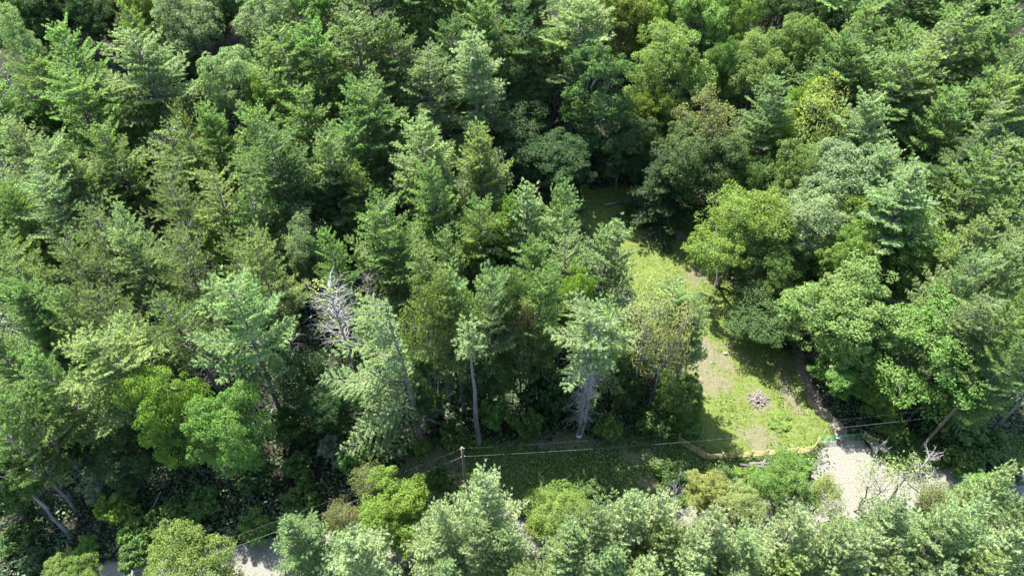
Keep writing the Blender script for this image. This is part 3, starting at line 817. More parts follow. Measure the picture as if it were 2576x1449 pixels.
PARTS_WITH_TINT = ("crown", "foliage", "leaf_tufts")
def plant(name, parts, x, y, z, rot, sx, sz, tint, label, cat, group, tilt=(0, 0)):
    root = link(name, None, loc=(x, y, z), rot=(tilt[0], tilt[1], rot), scale=(sx, sx, sz))
    root.empty_display_size = 0.5
    tag(root, label, cat, group)
    for pn, me in parts.items():
        o = link(pn, me, parent=root, color=tint if pn in PARTS_WITH_TINT else None)
        if pn in ("leaf_tufts", "dead_branches"): o["kind"] = "stuff"
    return root

def vary(c, r, a=0.10):
    g = 1 + r.uniform(-a, a)
    return tuple(max(0.0, k * g * (1 + r.uniform(-a * 0.5, a * 0.5))) for k in c)

r_tree = np.random.default_rng(5)
count = {}
for line in TREES.strip().splitlines():
    kind, u, v, w, h, tint, label = line.split("|")
    u, v, w, h = float(u), float(v), float(w), float(h)
    K = KINDS[kind]
    conifer = kind in ("WP", "WO", "WC", "RP", "SP", "HM")
    aim = h if conifer else h * (0.56 if kind == "AS" else 0.63)
    x, y, z, t = place(u, v, aim)
    i = count.get(kind, 0); count[kind] = i + 1
    sx = w * t / (K["R"] * ({"WC": 1.4}.get(kind, 1.6) if conifer else 2.0))
    sz = h / K["h"]
    plant(K["name"], K["pool"][i % len(K["pool"])], x, y, z - 0.1, r_tree.uniform(0, 6.28), sx, sz,
          vary(TINT[tint], r_tree), label, K["cat"], K["group"], tilt=tuple(r_tree.normal(0, 0.035, 2)))

for i, line in enumerate(SHRUBS.strip().splitlines()):
    u, v, w, h, tint, label = line.split("|")
    u, v, w, h = float(u), float(v), float(w), float(h)
    x, y, z, t = place(u, v, h * 0.5)
    plant("shrub", SHRUB_POOL[i % 4], x, y, z - 0.05, r_tree.uniform(0, 6.28), w * t / 3.9, h / 3.0, vary(TINT[tint], r_tree), label, "shrub", "shrubs of the undergrowth")

# ------------------------------------------------------------------ trees that stand out singly
def stand(name, parts, u, v, h_at, tint, label, cat, group=None, rot=0.0, s=1.0):
    x, y, z, t = place(u, v, h_at)
    return plant(name, parts, x, y, z - 0.1, rot, s, s, TINT[tint], label, cat, group)

# the pine whose boughs all reach to the left, leaning trunk on its right
stand("pine_tree", grow_pine(201, h=24, R=9.0, base=0.22, dz=1.5, n_br=7, low_el=-18, top_el=22, droop=0.10, upturn=0.05, one_side=(math.pi * 0.97, 0.08), lean=(-1.2, 0.4),
      shape=0.5, floor=1.0, dead=0.06, dead_len=0.35, irregular=0.3, bark=M_BARK_GREY), 1062, 1116, 0, "pale",
      "leaning pine whose long boughs all sweep to the left, beside the dead tree", "pine tree", "pines of the forest")
# slim pine with only a small tuft on top
p_slim = grow_pine(202, h=22, R=1.35, base=0.79, dz=0.6, dead=0.10, dead_len=0.35, irregular=0.5, bark=M_BARK_GREY, shape=0.4, lean=(-0.2, -0.2))
slim = stand("pine_tree", p_slim, 1203, 1114, 0, "pale", "slim bare-trunked pine with a small tuft on top, above the utility pole", "pine tree", "pines of the forest")
# the pine with the flat wide top and a shaggy bare trunk
p_flat = grow_pine(203, h=22.5, R=4.6, base=0.72, dz=0.9, low_el=-10, top_el=35, shape=0.65, floor=0.8, droop=0.25, dead=0.10, dead_len=0.55, irregular=0.8, bark=M_BARK_GREY, trunk_r=0.25)
flat = stand("pine_tree", p_flat, 1455, 1104, 0, "pale", "pale flat-topped pine on a shaggy bare grey trunk, above the verge", "pine tree", "pines of the forest")
rr = np.random.default_rng(9)
shag = Tubes()
for i in range(340):          # brush of dead branches hanging round the trunk
    zz = 16.0 - 12.5 * rr.random() ** 1.4; a = rr.random() * 6.28; L = 0.5 + 2.0 * rr.random() ** 1.6; e = rr.normal(0.45, 0.35)
    s = np.linspace(0, 1, 4)[:, None]
    d = np.array([math.cos(a) * math.cos(e), math.sin(a) * math.cos(e), math.sin(e)])
    shag.add(np.array([0, 0, zz]) + d * L * s + np.array([0, 0, -0.25]) * L * s ** 2 + rr.normal(0, 0.04, (4, 3)), [0.028, 0.022, 0.015, 0.009], 3, cap=False)
shag.add(np.array([[0.35, 0.1, 0], [0.55, 0.2, 6], [0.6, 0.1, 13], [0.4, 0, 16]]), [0.12, 0.11, 0.08, 0.05], 6)
tag(link("dead_branches", shag.mesh("shaggy_branches", M_DEAD), parent=flat), kind="stuff")
# white bands painted round two trunks
M_WHITE = noise_material("white_paint", (0.372, 0.372, 0.360), (0.496, 0.496, 0.484), 6.0, 0.6)
for root, r in ((slim, 0.36), (flat, 0.36)):
    b = Tubes(); b.add([[0, 0, 1.0], [0, 0, 1.16]], [r * 0.93, r * 0.92], 8)
    tag(link("painted_band", b.mesh("painted_band", M_WHITE), parent=root), "white band painted round the trunk")

# the dark tree leaning out to the left on a long slanting trunk
stand("broadleaf_tree", grow_broad(401, h=12, R=3.4, Rz=3.0, zc=9.0, lobes=16, lean=(-3.2, 3.0), trunk_r=0.22, bark=M_BARK_GREY), 178, 1352, 0, "mid",
      "dark leaning tree with slanting bare trunk, bottom left", "tree", "broadleaf trees of the forest")
# the silver-grey dead tree
stand("dead_tree", grow_snag(301, h=15.5, R=3.5, base=0.30, n=130, shape=0.3, el=(0.25, 1.0), leaves=12, mat=M_SNAG), 893, 925, 0, "gold",
      "silver-grey dead tree bristling with bare branches, left of the leaning pine", "dead tree", "dead trees")
stand("dead_tree", grow_snag(302, h=13, R=3.2, base=0.35, n=60, shape=0.4, mat=M_TWIG), 962, 862, 0, "rust",
      "brownish dead tree tangled behind the silver-grey one", "dead tree", "dead trees")
stand("dead_tree", grow_snag(303, h=15, R=2.6, base=0.45, n=34, shape=0.5, mat=M_BARK_GREY, r0=0.26), 2500, 1075, 0, "mid",
      "grey leaning dead trunk with few branches at the lower right edge", "dead tree", "dead trees")
stand("bare_bush", grow_snag(304, h=3.2, R=1.9, base=0.1, n=26, shape=0.2, el=(0.4, 1.2), r0=0.06), 1690, 1262, 0, "mid",
      "small bare grey bush behind the bottom row pines, below the verge", "bush", "bare bushes")
stand("bare_bush", grow_snag(305, h=6.5, R=1.9, base=0.35, n=24, shape=0.2, el=(0.5, 1.2), r0=0.09), 2282, 1215, 0, "mid",
      "tall bare white-twigged bush right of the gravel apron", "bush", "bare bushes")
stand("bare_bush", grow_snag(306, h=2.6, R=1.3, base=0.1, n=20, shape=0.2, el=(0.5, 1.2), r0=0.05), 2200, 1142, 0, "mid",
      "small bare pale bush below the short fence", "bush", "bare bushes")

# ------------------------------------------------------------------ ground: one sheet, split into floor, clearing, track and road
def poly_world(pts): return np.array([place(u, v, 0.0)[:2] for u, v in pts])
CLEAR = poly_world([(1470, 470), (1640, 470), (1740, 540), (1810, 610), (1850, 740), (1900, 840), (1990, 880), (2060, 1000), (2100, 1075), (2090, 1108), (2045, 1145),
                    (1900, 1170), (1790, 1150), (1700, 1100), (1660, 1040), (1640, 900), (1600, 760), (1520, 640), (1450, 560)])
VERGE = poly_world([(560, 1400), (760, 1330), (950, 1260), (1000, 1160), (1180, 1110), (1450, 1100), (1600, 1095), (1720, 1080), (1800, 1150), (2045, 1140),
                    (2060, 1210), (1900, 1290), (1600, 1310), (1320, 1305), (1000, 1350), (800, 1375), (600, 1410), (450, 1440)])
VERGE2 = poly_world([(2180, 1060), (2300, 1090), (2576, 1100), (2640, 1190), (2400, 1205), (2280, 1190), (2210, 1130)])
ROAD = poly_world([(120, 1492), (280, 1468), (560, 1425), (800, 1388), (975, 1372), (1320, 1336), (1620, 1326), (1932, 1305), (2200, 1243), (2400, 1226), (2576, 1228), (2760, 1240)])
TRACK = poly_world([(2118, 1112), (2108, 1070), (2062, 1022), (2020, 930), (1998, 850), (1975, 790), (1900, 690), (1770, 620), (1710, 590)])
APRON = poly_world([(2058, 1130), (2090, 1104), (2165, 1098), (2200, 1140), (2250, 1185), (2340, 1205), (2320, 1275), (2000, 1340), (1880, 1330), (2000, 1240), (2035, 1190), (2065, 1160)])
BARE = [(place(1775, 900)[:2], 3.85, 2.80), (place(1790, 960)[:2], 2.45, 2.10), (place(1905, 1105)[:2], 1.82, 1.96), (place(1907, 1010)[:2], 1.54, 1.40), (place(1750, 690)[:2], 1.75, 1.75),
        (place(1985, 980)[:2], 0.91, 3.50), (place(1650, 590)[:2], 2.10, 1.40), (place(1095, 1170)[:2], 3.50, 3.15), (place(1440, 1105)[:2], 5.60, 1.12), (place(1610, 1150)[:2], 1.40, 0.98), (place(1625, 1215)[:2], 1.40, 0.84)]

def inside(P, X, Y):
    c = np.zeros(X.shape, bool); j = len(P) - 1
    for i in range(len(P)):
        xi, yi = P[i]; xj, yj = P[j]
        hit = ((yi > Y) != (yj > Y)) & (X < (xj - xi) * (Y - yi) / (yj - yi + 1e-12) + xi)
        c ^= hit; j = i
    return c
def line_dist(P, X, Y, closed=False):
    d = np.full(X.shape, 1e9); n = len(P)
    for i in range(n if closed else n - 1):
        a, b = P[i], P[(i + 1) % n]; ab = b - a
        t = np.clip(((X - a[0]) * ab[0] + (Y - a[1]) * ab[1]) / (ab @ ab), 0, 1)
        d = np.minimum(d, np.hypot(X - a[0] - t * ab[0], Y - a[1] - t * ab[1]))
    return d
def smooth_curve(P, n=8):
    out = []
    Q = np.concatenate([[2 * P[0] - P[1]], P, [2 * P[-1] - P[-2]]])
    for i in range(1, len(Q) - 2):
        for t in np.arange(n) / n:
            out.append(0.5 * (2 * Q[i] + (Q[i + 1] - Q[i - 1]) * t + (2 * Q[i - 1] - 5 * Q[i] + 4 * Q[i + 1] - Q[i + 2]) * t * t + (3 * Q[i] - Q[i - 1] - 3 * Q[i + 1] + Q[i + 2]) * t ** 3))
    out.append(P[-1]); return np.array(out)
ROADC = smooth_curve(ROAD); TRACKC = smooth_curve(TRACK)
def wob(X, Y, s, seed):
    r = np.random.default_rng(seed); o = np.zeros(X.shape)
    for k in range(7):
        a = r.random() * 6.28; f = s * r.uniform(0.5, 2.2); o += np.sin((X * math.cos(a) + Y * math.sin(a)) * f + r.random() * 6.28) / (1 + 0.4 * k)
    return o / 3.0
def soft(v, w): return np.clip(0.5 + v / (2 * w), 0, 1)
def signed(P, X, Y): return np.where(inside(P, X, Y), 1.0, -1.0) * line_dist(P, X, Y, True)
def ground_masks(X, Y):
    n = wob(X, Y, 1.2, 1)
    road = np.maximum(soft(2.2 + 0.3 * n - line_dist(ROADC, X, Y), 0.5), soft(signed(APRON, X, Y) + 0.5 * n, 0.9))
    track = soft(0.65 + 0.3 * n - line_dist(TRACKC, X, Y), 0.55)
    clear = soft(signed(CLEAR, X, Y) + 0.8 * n, 1.2)
    verge = np.maximum(soft(signed(VERGE, X, Y) + 0.8 * n, 1.2), soft(signed(VERGE2, X, Y) + 0.8 * n, 1.2))
    bare = np.zeros(X.shape)
    for (bx, by), rx, ry in BARE:
        bare = np.maximum(bare, soft(1.0 - np.hypot((X - bx) / rx, (Y - by) / ry) + 0.6 * wob(X, Y, 2.6, 3), 0.7))
    return road, track, clear, verge, bare

gx = np.concatenate([np.arange(-300, -48, 8.0), np.arange(-48, 66, 0.4), np.arange(66, 310, 8.0)])
gy = np.concatenate([np.arange(-50, 18, 6.0), np.arange(18, 86, 0.4), np.arange(86, 380, 7.0)])
GX, GY = np.meshgrid(gx, gy)
road, track, clear, verge, bare = ground_masks(GX, GY)
rg = np.random.default_rng(3)
GZ = terrain(GX, GY) + rg.normal(0, 0.035, GX.shape) * (1 - road) + 0.10 * wob(GX, GY, 0.5, 5) * (1 - road) - 0.05 * track
nx, ny = len(gx), len(gy)
i0 = (np.arange(ny - 1)[:, None] * nx + np.arange(nx - 1)[None]).ravel()
quads = np.stack([i0, i0 + 1, i0 + nx + 1, i0 + nx], 1)
VV = np.stack([GX, GY, GZ], -1).reshape(-1, 3)
fm = {k: a.ravel()[quads].mean(1) for k, a in dict(road=road, track=track, clear=clear).items()}
owner = np.where(fm["road"] > 0.5, 1, np.where(fm["track"] > 0.5, 2, np.where(fm["clear"] > 0.5, 3, 0)))

m, n, l = new_mat("ground")
out = n.new("ShaderNodeOutputMaterial"); pb = n.new("ShaderNodeBsdfPrincipled")
pb.inputs["Roughness"].default_value = 0.95; pb.inputs["Specular IOR Level"].default_value = 0.1
tc = n.new("ShaderNodeTexCoord")
def gnoise(scale, detail=8, rough=0.6):
    a = n.new("ShaderNodeTexNoise"); a.inputs["Scale"].default_value = scale; a.inputs["Detail"].default_value = detail; a.inputs["Roughness"].default_value = rough
    l.new(tc.outputs["Object"], a.inputs[0]); return a.outputs[0]
def ramp(src, stops):
    r = n.new("ShaderNodeValToRGB")
    while len(r.color_ramp.elements) < len(stops): r.color_ramp.elements.new(0.5)
    for e, (p, c) in zip(r.color_ramp.elements, stops): e.position = p; e.color = (*c, 1)
    l.new(src, r.inputs[0]); return r.outputs[0]
def mixc(fac, a, b):
    x = n.new("ShaderNodeMixRGB"); l.new(fac, x.inputs[0]); l.new(a, x.inputs[1]); l.new(b, x.inputs[2]); return x.outputs[0]
def breakup(attr, src, amt=0.7):
    a = n.new("ShaderNodeAttribute"); a.attribute_name = attr
    s = n.new("ShaderNodeMath"); s.operation = 'SUBTRACT'; l.new(src, s.inputs[0]); s.inputs[1].default_value = 0.5
    mu = n.new("ShaderNodeMath"); mu.operation = 'MULTIPLY_ADD'; l.new(s.outputs[0], mu.inputs[0]); mu.inputs[1].default_value = amt * 3; l.new(a.outputs["Fac"], mu.inputs[2])
    mr = n.new("ShaderNodeMapRange"); mr.inputs[1].default_value = 0.3; mr.inputs[2].default_value = 0.7; l.new(mu.outputs[0], mr.inputs[0])
    # zero stays zero: multiply by a steep version of the mask
    st = n.new("ShaderNodeMapRange"); st.inputs[2].default_value = 0.15; l.new(a.outputs["Fac"], st.inputs[0])
    o = n.new("ShaderNodeMath"); o.operation = 'MULTIPLY'; l.new(mr.outputs[0], o.inputs[0]); l.new(st.outputs[0], o.inputs[1]); return o.outputs[0]
fine = gnoise(1.6); mid = gnoise(0.35); grit = gnoise(6.0, 4)
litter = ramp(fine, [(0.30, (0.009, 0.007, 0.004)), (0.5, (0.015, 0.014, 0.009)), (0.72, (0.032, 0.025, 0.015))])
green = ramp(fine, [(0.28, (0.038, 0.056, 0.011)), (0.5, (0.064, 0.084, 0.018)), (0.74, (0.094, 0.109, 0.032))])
dry = ramp(grit, [(0.3, (0.053, 0.052, 0.027)), (0.55, (0.088, 0.081, 0.046)), (0.75, (0.127, 0.115, 0.071))])
gravel = ramp(grit, [(0.25, (0.073, 0.069, 0.057)), (0.5, (0.109, 0.106, 0.089)), (0.75, (0.145, 0.141, 0.121))])
stain = ramp(gnoise(0.55, 5, 0.65), [(0.46, (0, 0, 0)), (0.66, (0.7, 0.7, 0.7))])
gravel = mixc(stain, gravel, ramp(grit, [(0.3, (0.075, 0.068, 0.052)), (0.7, (0.150, 0.143, 0.114))]))
dirt = ramp(fine, [(0.3, (0.065, 0.051, 0.036)), (0.7, (0.146, 0.121, 0.090))])
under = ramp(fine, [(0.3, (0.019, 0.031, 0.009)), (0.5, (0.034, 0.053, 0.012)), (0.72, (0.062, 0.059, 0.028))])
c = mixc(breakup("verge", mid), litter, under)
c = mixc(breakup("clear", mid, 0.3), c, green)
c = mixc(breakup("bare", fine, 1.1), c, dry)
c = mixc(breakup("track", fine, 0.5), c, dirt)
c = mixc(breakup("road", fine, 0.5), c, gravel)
l.new(c, pb.inputs["Base Color"])
bp = n.new("ShaderNodeBump"); bp.inputs["Strength"].default_value = 0.5; bp.inputs["Distance"].default_value = 0.15
l.new(grit, bp.inputs["Height"]); l.new(bp.outputs[0], pb.inputs["Normal"]); l.new(pb.outputs[0], out.inputs[0])
M_GROUND = m
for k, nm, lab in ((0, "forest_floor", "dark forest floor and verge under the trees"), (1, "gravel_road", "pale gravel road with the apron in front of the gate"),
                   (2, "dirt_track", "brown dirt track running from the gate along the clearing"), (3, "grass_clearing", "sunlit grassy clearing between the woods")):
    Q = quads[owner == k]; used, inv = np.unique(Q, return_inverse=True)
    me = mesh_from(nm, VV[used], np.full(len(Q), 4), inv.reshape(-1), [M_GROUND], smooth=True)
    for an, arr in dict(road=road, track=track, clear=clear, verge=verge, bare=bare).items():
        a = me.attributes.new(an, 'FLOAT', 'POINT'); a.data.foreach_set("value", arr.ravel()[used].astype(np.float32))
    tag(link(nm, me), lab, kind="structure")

# low plants: grass and weeds of the clearing, ferns and brambles of the verge and woods
def cover(name, n, xr, yr, pick, size, height, tint, label, seed, lush=0.0):
    r = np.random.default_rng(seed)
    X = r.uniform(*xr, n); Y = r.uniform(*yr, n)
    rd, tk, cl, vg, ba = ground_masks(X, Y)
    patch = 0.5 + 0.5 * wob(X, Y, 0.55, seed + 50); fine_p = 0.5 + 0.5 * wob(X, Y, 2.2, seed + 51)
    keep = r.random(n) < pick(rd, tk, cl, vg, ba, patch, fine_p)
    X, Y, patch, fine_p = X[keep], Y[keep], patch[keep], fine_p[keep]; k = len(X)
    hh = height * (0.25 + lush * np.clip(patch * 1.4 - 0.3, 0, 1.3) + 0.5 * fine_p) * r.uniform(0.3, 1.0, k)
    P = np.stack([X, Y, terrain(X, Y) + hh], 1)
    D = r.normal(0, 1, (k, 3)) * np.array([1, 1, 0.45]) + np.array([0, 0, 0.25])
    N = r.normal(0, 0.4, (k, 3)) + np.array([0, 0, 1.0])
    L = size * r.uniform(0.6, 1.5, k); W = L * r.uniform(0.4, 0.8, k)
    me = leaf_mesh(name, P, D, N, L, W, r, np.clip(0.6 * patch + 0.4 * r.random(k), 0, 1), M_COVER)
    o = link(name, me, color=tint)
    tag(o, label, name.replace("_", " "), kind="stuff"); return o
cover("meadow_grass", 130000, (3, 54), (30, 86), lambda rd, tk, cl, vg, ba, p, f: cl * (1 - rd) * (1 - tk) * (1 - 0.93 * ba) * np.clip(0.25 + 0.75 * f, 0, 1), 0.14, 0.10, (0.089, 0.122, 0.023),
      "short sunlit grass of the clearing", 1, 0.4)
cover("meadow_weeds", 55000, (3, 54), (30, 86), lambda rd, tk, cl, vg, ba, p, f: cl * (1 - rd) * (1 - tk) * (1 - 0.95 * ba) * np.clip(p * 2.4 - 1.25, 0, 1), 0.18, 0.26, (0.084, 0.130, 0.019),
      "bright green leafy weeds growing in patches of the clearing", 2, 0.7)
cover("verge_plants", 170000, (-44, 66), (22, 48), lambda rd, tk, cl, vg, ba, p, f: vg * (1 - rd) * (1 - tk) * (1 - 0.85 * ba) * np.clip(0.35 + 0.9 * p, 0, 1), 0.20, 0.32, (0.075, 0.140, 0.025),
      "leafy green plants covering the shaded verge between woods and road", 3, 0.8)
cover("forest_plants", 460000, (-98, 98), (22, 108), lambda rd, tk, cl, vg, ba, p, f: (1 - cl) * (1 - vg) * (1 - rd) * (1 - tk) * np.clip(p * 1.2 + 0.35, 0, 1), 0.30, 1.5, (0.046, 0.087, 0.031),
      "leafy undergrowth covering the dark forest floor", 4, 0.9)

# ------------------------------------------------------------------ fence and gate
M_RAIL = noise_material("yellow_lumber", (0.205, 0.161, 0.069), (0.315, 0.254, 0.124), 5.0, 0.75, (0.4, 4, 4))
M_GREEN = noise_material("green_steel", (0.019, 0.136, 0.043), (0.037, 0.198, 0.068), 3.0, 0.45, spec=0.5)
FENCE_H = 1.25
def top_pt(u, v, h=FENCE_H): x, y, z, t = place(u, v, h); return np.array([x, y, z])
f0, f1, f2, f3, f4, f5 = [top_pt(*p) for p in ((1710, 1096), (1782, 1141), (2046, 1122), (2061, 1099), (2178, 1088), (2210, 1104))]
post_me = box_mesh("fence_post", 0.11, 0.11, 1.45, M_RAIL)
rail_cache = {}
def build_fence(runs, label):
    base = runs[0][0]
    root = link("rail_fence", None, loc=tuple(base)); tag(root, label, "fence", "yellow rail fences")
    for ri, (a, b, spans) in enumerate(runs):
        d = b - a; L = np.linalg.norm(d[:2]); ang = math.atan2(d[1], d[0])
        for i in range(spans + 1):
            if ri and i == 0: continue
            p = a + d * i / spans - base
            link("post", post_me, parent=root, loc=(p[0], p[1], p[2] + 0.60), rot=(0, 0, ang))
        key = round(L / spans, 3)
        if key not in rail_cache: rail_cache[key] = box_mesh("fence_rail", key - 0.02, 0.06, 0.08, M_RAIL)
        for i in range(spans):
            p = a + d * (i + 0.5) / spans - base
            nrm = np.array([math.sin(ang), -math.cos(ang), 0]) * 0.088
            for k in range(4):
                link("rail", rail_cache[key], parent=root, loc=(p[0] + nrm[0], p[1] + nrm[1], p[2] + 0.25 + 0.31 * k), rot=(0, 0, ang + (0.004 if (i + k) % 2 else -0.003)))
    return root
build_fence([(f0, f1, 3), (f1, f2, 7), (f2, f3, 1)], "long yellow four-rail wooden fence left of the green gate")
build_fence([(f4, f5, 1)], "short yellow four-rail wooden fence right of the green gate")
mid_g = top_pt(2116, 1093)
def gate(a, b, label):
    d = b - a; L = np.linalg.norm(d[:2]) - 0.16; ang = math.atan2(d[1], d[0])
    root = link("farm_gate", None, loc=tuple(a), rot=(0, 0, ang)); tag(root, label, "gate", "leaves of the green gate")
    for k in range(6):
        t = Tubes(); z = 0.18 + 0.20 * k
        t.add([[0.10, 0, z], [L / 2, 0, z], [L, 0, z]], [0.019] * 3, 8); link("gate_bar", t.mesh("gate_bar", M_GREEN), parent=root)
    for x in (0.08, L * 0.33, L * 0.67, L + 0.02):
        t = Tubes(); t.add([[x, 0.004, 0.13], [x, 0.004, 0.7], [x, 0.004, 1.24]], [0.024] * 3, 8); link("gate_upright", t.mesh("gate_upright", M_GREEN), parent=root)
    return root
gate(f3, mid_g, "green tubular steel gate leaf hung on the long fence"); gate(mid_g, f4, "green tubular steel gate leaf hung on the short fence")
# small white and dark box hung where the leaves meet
M_BLACK = noise_material("black_plastic", (0.007, 0.007, 0.008), (0.019, 0.019, 0.019), 5.0, 0.5)
lb = link("latch_box", None, loc=(mid_g[0] - 0.25, mid_g[1] - 0.16, mid_g[2] + 0.62)); tag(lb, "small white and black latch box at the middle of the green gate", "box")
link("cover", box_mesh("latch_cover", 0.42, 0.20, 0.14, M_WHITE), parent=lb, loc=(0, 0, 0.19)); link("body", box_mesh("latch_body", 0.40, 0.18, 0.26, M_BLACK), parent=lb, loc=(0.02, 0, -0.012))

# ------------------------------------------------------------------ utility poles and wires
M_POLE = noise_material("weathered_pole", (0.089, 0.069, 0.041), (0.150, 0.120, 0.078), 4.0, 0.85, (3, 3, 0.3))
M_METAL = noise_material("galvanised", (0.217, 0.223, 0.229), (0.310, 0.310, 0.310), 6.0, 0.5)
M_WIRE = noise_material("wire", (0.091, 0.096, 0.096), (0.135, 0.139, 0.139), 2.0, 0.5)
def pole(u, v, h, label, lean=(0, 0)):
    x, y, z, t = place(u, v, h)
    root = link("utility_pole", None, loc=(x, y, z - 0.1)); tag(root, label, "utility pole", "utility poles along the road")
    t = Tubes(); s = np.linspace(0, 1, 6)[:, None]
    t.add(np.array([[lean[0], lean[1], h + 0.1]]) * s, np.linspace(0.19, 0.13, 6), 8); link("pole", t.mesh("utility_pole", M_POLE), parent=root)
    for dz in (0.15, 1.75):
        b = Tubes(); b.add([[-0.22 + lean[0], lean[1], h - dz], [0.22 + lean[0], lean[1], h - dz]], [0.03, 0.03], 8); link("bracket", b.mesh("pole_bracket", M_METAL), parent=root)
        i_ = Tubes(); i_.add([[0.2 + lean[0], lean[1], h - dz], [0.2 + lean[0], lean[1], h - dz + 0.10], [0.2 + lean[0], lean[1], h - dz + 0.16]], [0.05, 0.06, 0.03], 8); link("insulator", i_.mesh("insulator", M_METAL), parent=root)
    return np.array([x + lean[0], y + lean[1], z])
pA = pole(1162, 1125, 9.0, "weathered wooden utility pole standing on the verge, lower middle of the photo")
pB = pole(2415, 1014, 9.0, "brownish wooden utility pole under the broad maple, right side")
def wire(a, b, sag, r, label):
    s = np.linspace(0, 1, 22)[:, None]; mid = (a + b) / 2
    pts = a + (b - a) * s + np.array([0, 0, -sag]) * 4 * s * (1 - s)
    t = Tubes(); t.add(pts - a, [r] * 22, 4)
    tag(link("utility_wire", t.mesh("utility_wire", M_WIRE), loc=tuple(a)), label, "wire", "overhead wires along the road")
def at_h(u, v, h): x, y, z, t = place(u, v, h); return np.array([x, y, z + h])
up = np.array([0, 0, 1.0])
wire(pA + up * 7.2, pB + up * 6.6, 0.9, 0.010, "lower wire strung between the two utility poles past the gate")
wire(pA + up * 8.8, pB + up * 8.2, 0.7, 0.0025, "thin upper wire strung between the two utility poles")
wire(pA + up * 7.2, at_h(300, 1480, 7.0), 0.6, 0.012, "thicker wire running from the middle pole to the lower left")
wire(pA + up * 8.8, at_h(330, 1440, 8.6), 0.5, 0.004, "thin wire running from the middle pole to the lower left")
wire(pB + up * 6.6, at_h(2740, 1085, 6.6), 0.4, 0.008, "wire running from the right pole out of the right edge")

# ------------------------------------------------------------------ brush pile, logs, stones
r_d = np.random.default_rng(77)
M_STICK = noise_material("bleached_sticks", (0.087, 0.075, 0.063), (0.182, 0.166, 0.146), 4.0, 0.9)
stick_pool = []
for i in range(6):
    t = Tubes(); L = r_d.uniform(0.7, 1.5); s = np.linspace(-0.5, 0.5, 4)[:, None]
    t.add(np.array([[L, 0, 0]]) * s + r_d.normal(0, 0.04, (4, 3)), np.linspace(0.055, 0.02, 4) * r_d.uniform(0.7, 1.3), 5); stick_pool.append(t.mesh("stick", M_STICK))
def brush(u, v, n, R, hh, label, grp=None, name="brush_pile"):
    x, y, z, t = place(u, v, 0)
    root = link(name, None, loc=(x, y, z)); tag(root, label, "brush pile" if n > 15 else "sticks", grp)
    for i in range(n):
        a = r_d.random() * 6.28; q = R * math.sqrt(r_d.random())
        link("stick", stick_pool[i % 6], parent=root, loc=(q * math.cos(a), q * math.sin(a) * 0.8, 0.06 + hh * r_d.random() * (1 - q / R)), rot=(0, r_d.normal(0, 0.22), r_d.random() * 6.28))
brush(1907, 1005, 64, 1.15, 0.5, "pile of pale cut branches in the middle of the clearing")
brush(1660, 1118, 9, 1.5, 0.1, "scattered dead sticks on the verge left of the fence", "loose sticks on the verge", "fallen_sticks")
brush(1430, 1115, 12, 2.6, 0.1, "dead sticks at the foot of the flat-topped pine", "loose sticks on the verge", "fallen_sticks")
brush(1545, 1160, 7, 1.6, 0.1, "few grey sticks on the shaded verge, right of bottom centre", "loose sticks on the verge", "fallen_sticks")
brush(1720, 1185, 6, 1.4, 0.1, "few grey sticks on the verge left of the fence corner", "loose sticks on the verge", "fallen_sticks")
brush(1340, 1180, 6, 1.6, 0.1, "few sticks on the verge in the middle of the shaded bank", "loose sticks on the verge", "fallen_sticks")
M_PLANK = noise_material("bleached_boards", (0.057, 0.053, 0.046), (0.082, 0.077, 0.071), 3.0, 0.85, (0.5, 5, 5))
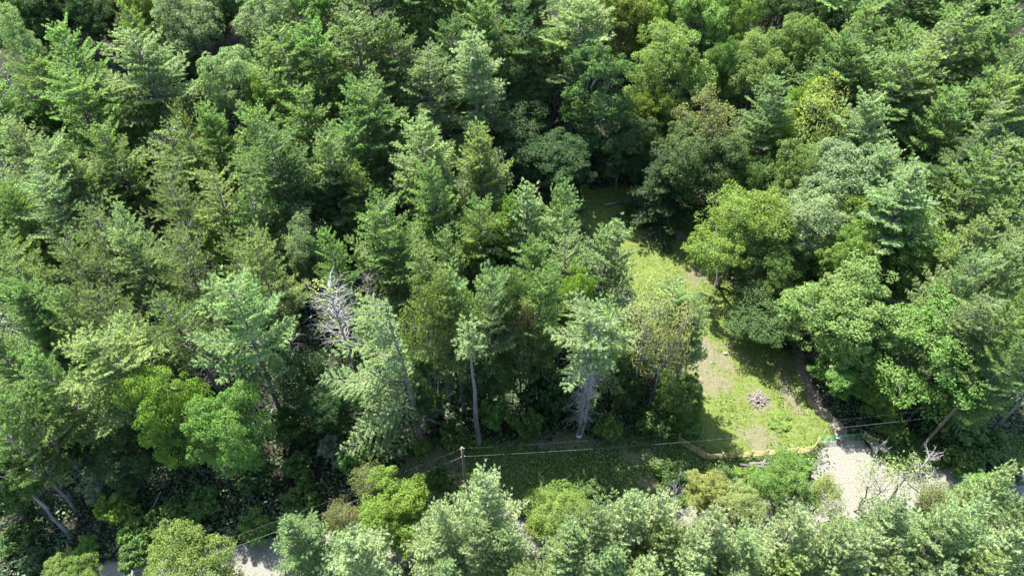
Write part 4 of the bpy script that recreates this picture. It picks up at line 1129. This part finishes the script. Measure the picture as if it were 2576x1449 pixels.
for k, (u, v, L, a, w, lab) in enumerate(((1912, 1166, 2.6, 0.02, 0.22, "pale weathered log below the long fence, right-hand of three"), (1897, 1172, 3.4, -0.1, 0.20, "long pale weathered log below the fence, lowest of three"),
                                     (1925, 1157, 1.8, 0.9, 0.2, "short pale log slanting up toward the fence, topmost of three"))):
    x, y, z, t = place(u, v, 0.3); q = Tubes(); s = np.linspace(-0.5, 0.5, 6)[:, None]
    q.add(np.array([[L * math.cos(a), L * math.sin(a), 0.0]]) * s + r_d.normal(0, 0.02, (6, 3)), [w * .8, w * 1.0, w * .9, w * .95, w * .8, w * .7], 8)
    tag(link("log", q.mesh("log", M_PLANK), loc=(x, y, z + 0.30)), lab, "log", "pale logs below the fence")
x, y, z, t = place(1570, 512, 0); q = Tubes(); q.add([[-3, -0.6, 0.2], [-1, -0.1, 0.35], [1, 0.1, 0.4], [3.2, 0.9, 0.9]], [0.2, 0.18, 0.15, 0.1], 7)
tag(link("fallen_log", q.mesh("fallen_log", M_TWIG), loc=(x, y, z)), "grey fallen trunk at the shaded far end of the clearing", "log")
x, y, z, t = place(2290, 1048, 0.5); q = Tubes(); q.add([[-0.7, -0.6, 0.1], [0, 0, 0.9], [0.7, 0.5, 1.6]], [0.22, 0.2, 0.17], 7)
tag(link("fallen_log", q.mesh("fallen_log", M_TWIG), loc=(x, y, z)), "short grey leaning log in the shade left of the right utility pole", "log")
x, y, z, t = place(388, 1270, 1.0); q = Tubes(); q.add([[-0.9, -1.4, 0.2], [0, 0, 1.0], [0.8, 1.0, 2.2]], [0.12, 0.11, 0.08], 7)
tag(link("fallen_log", q.mesh("fallen_log", M_TWIG), loc=(x, y, z)), "pale leaning broken stem in the dark undergrowth, lower left", "log")
M_STONE = noise_material("stone", (0.127, 0.123, 0.115), (0.205, 0.201, 0.193), 5.0, 0.9)
def stone(u, v, s, label):
    x, y, z, t = place(u, v, 0); r = np.random.default_rng(int(u)); q = Tubes()
    q.add([[0, 0, -0.05], [0, 0, 0.35 * s], [0, 0, 0.6 * s], [0.05 * s, 0, 0.72 * s]], np.array([0.75, 0.8, 0.55, 0.15]) * s * r.uniform(0.85, 1.1, 4), 8)
    tag(link("stone", q.mesh("stone", M_STONE), loc=(x, y, z), rot=(0, 0, r.random() * 6), scale=(1.25, 0.9, 1)), label, "stone", "pale stones")
stone(1824, 889, 0.32, "pale stone in the bare patch of the clearing"); stone(1790, 912, 0.18, "small white stone left of the pale stone in the clearing")
stone(1692, 1182, 0.28, "white stone on the shaded verge below the fence's left end"); stone(1975, 1163, 0.2, "small white stone below the right part of the long fence")
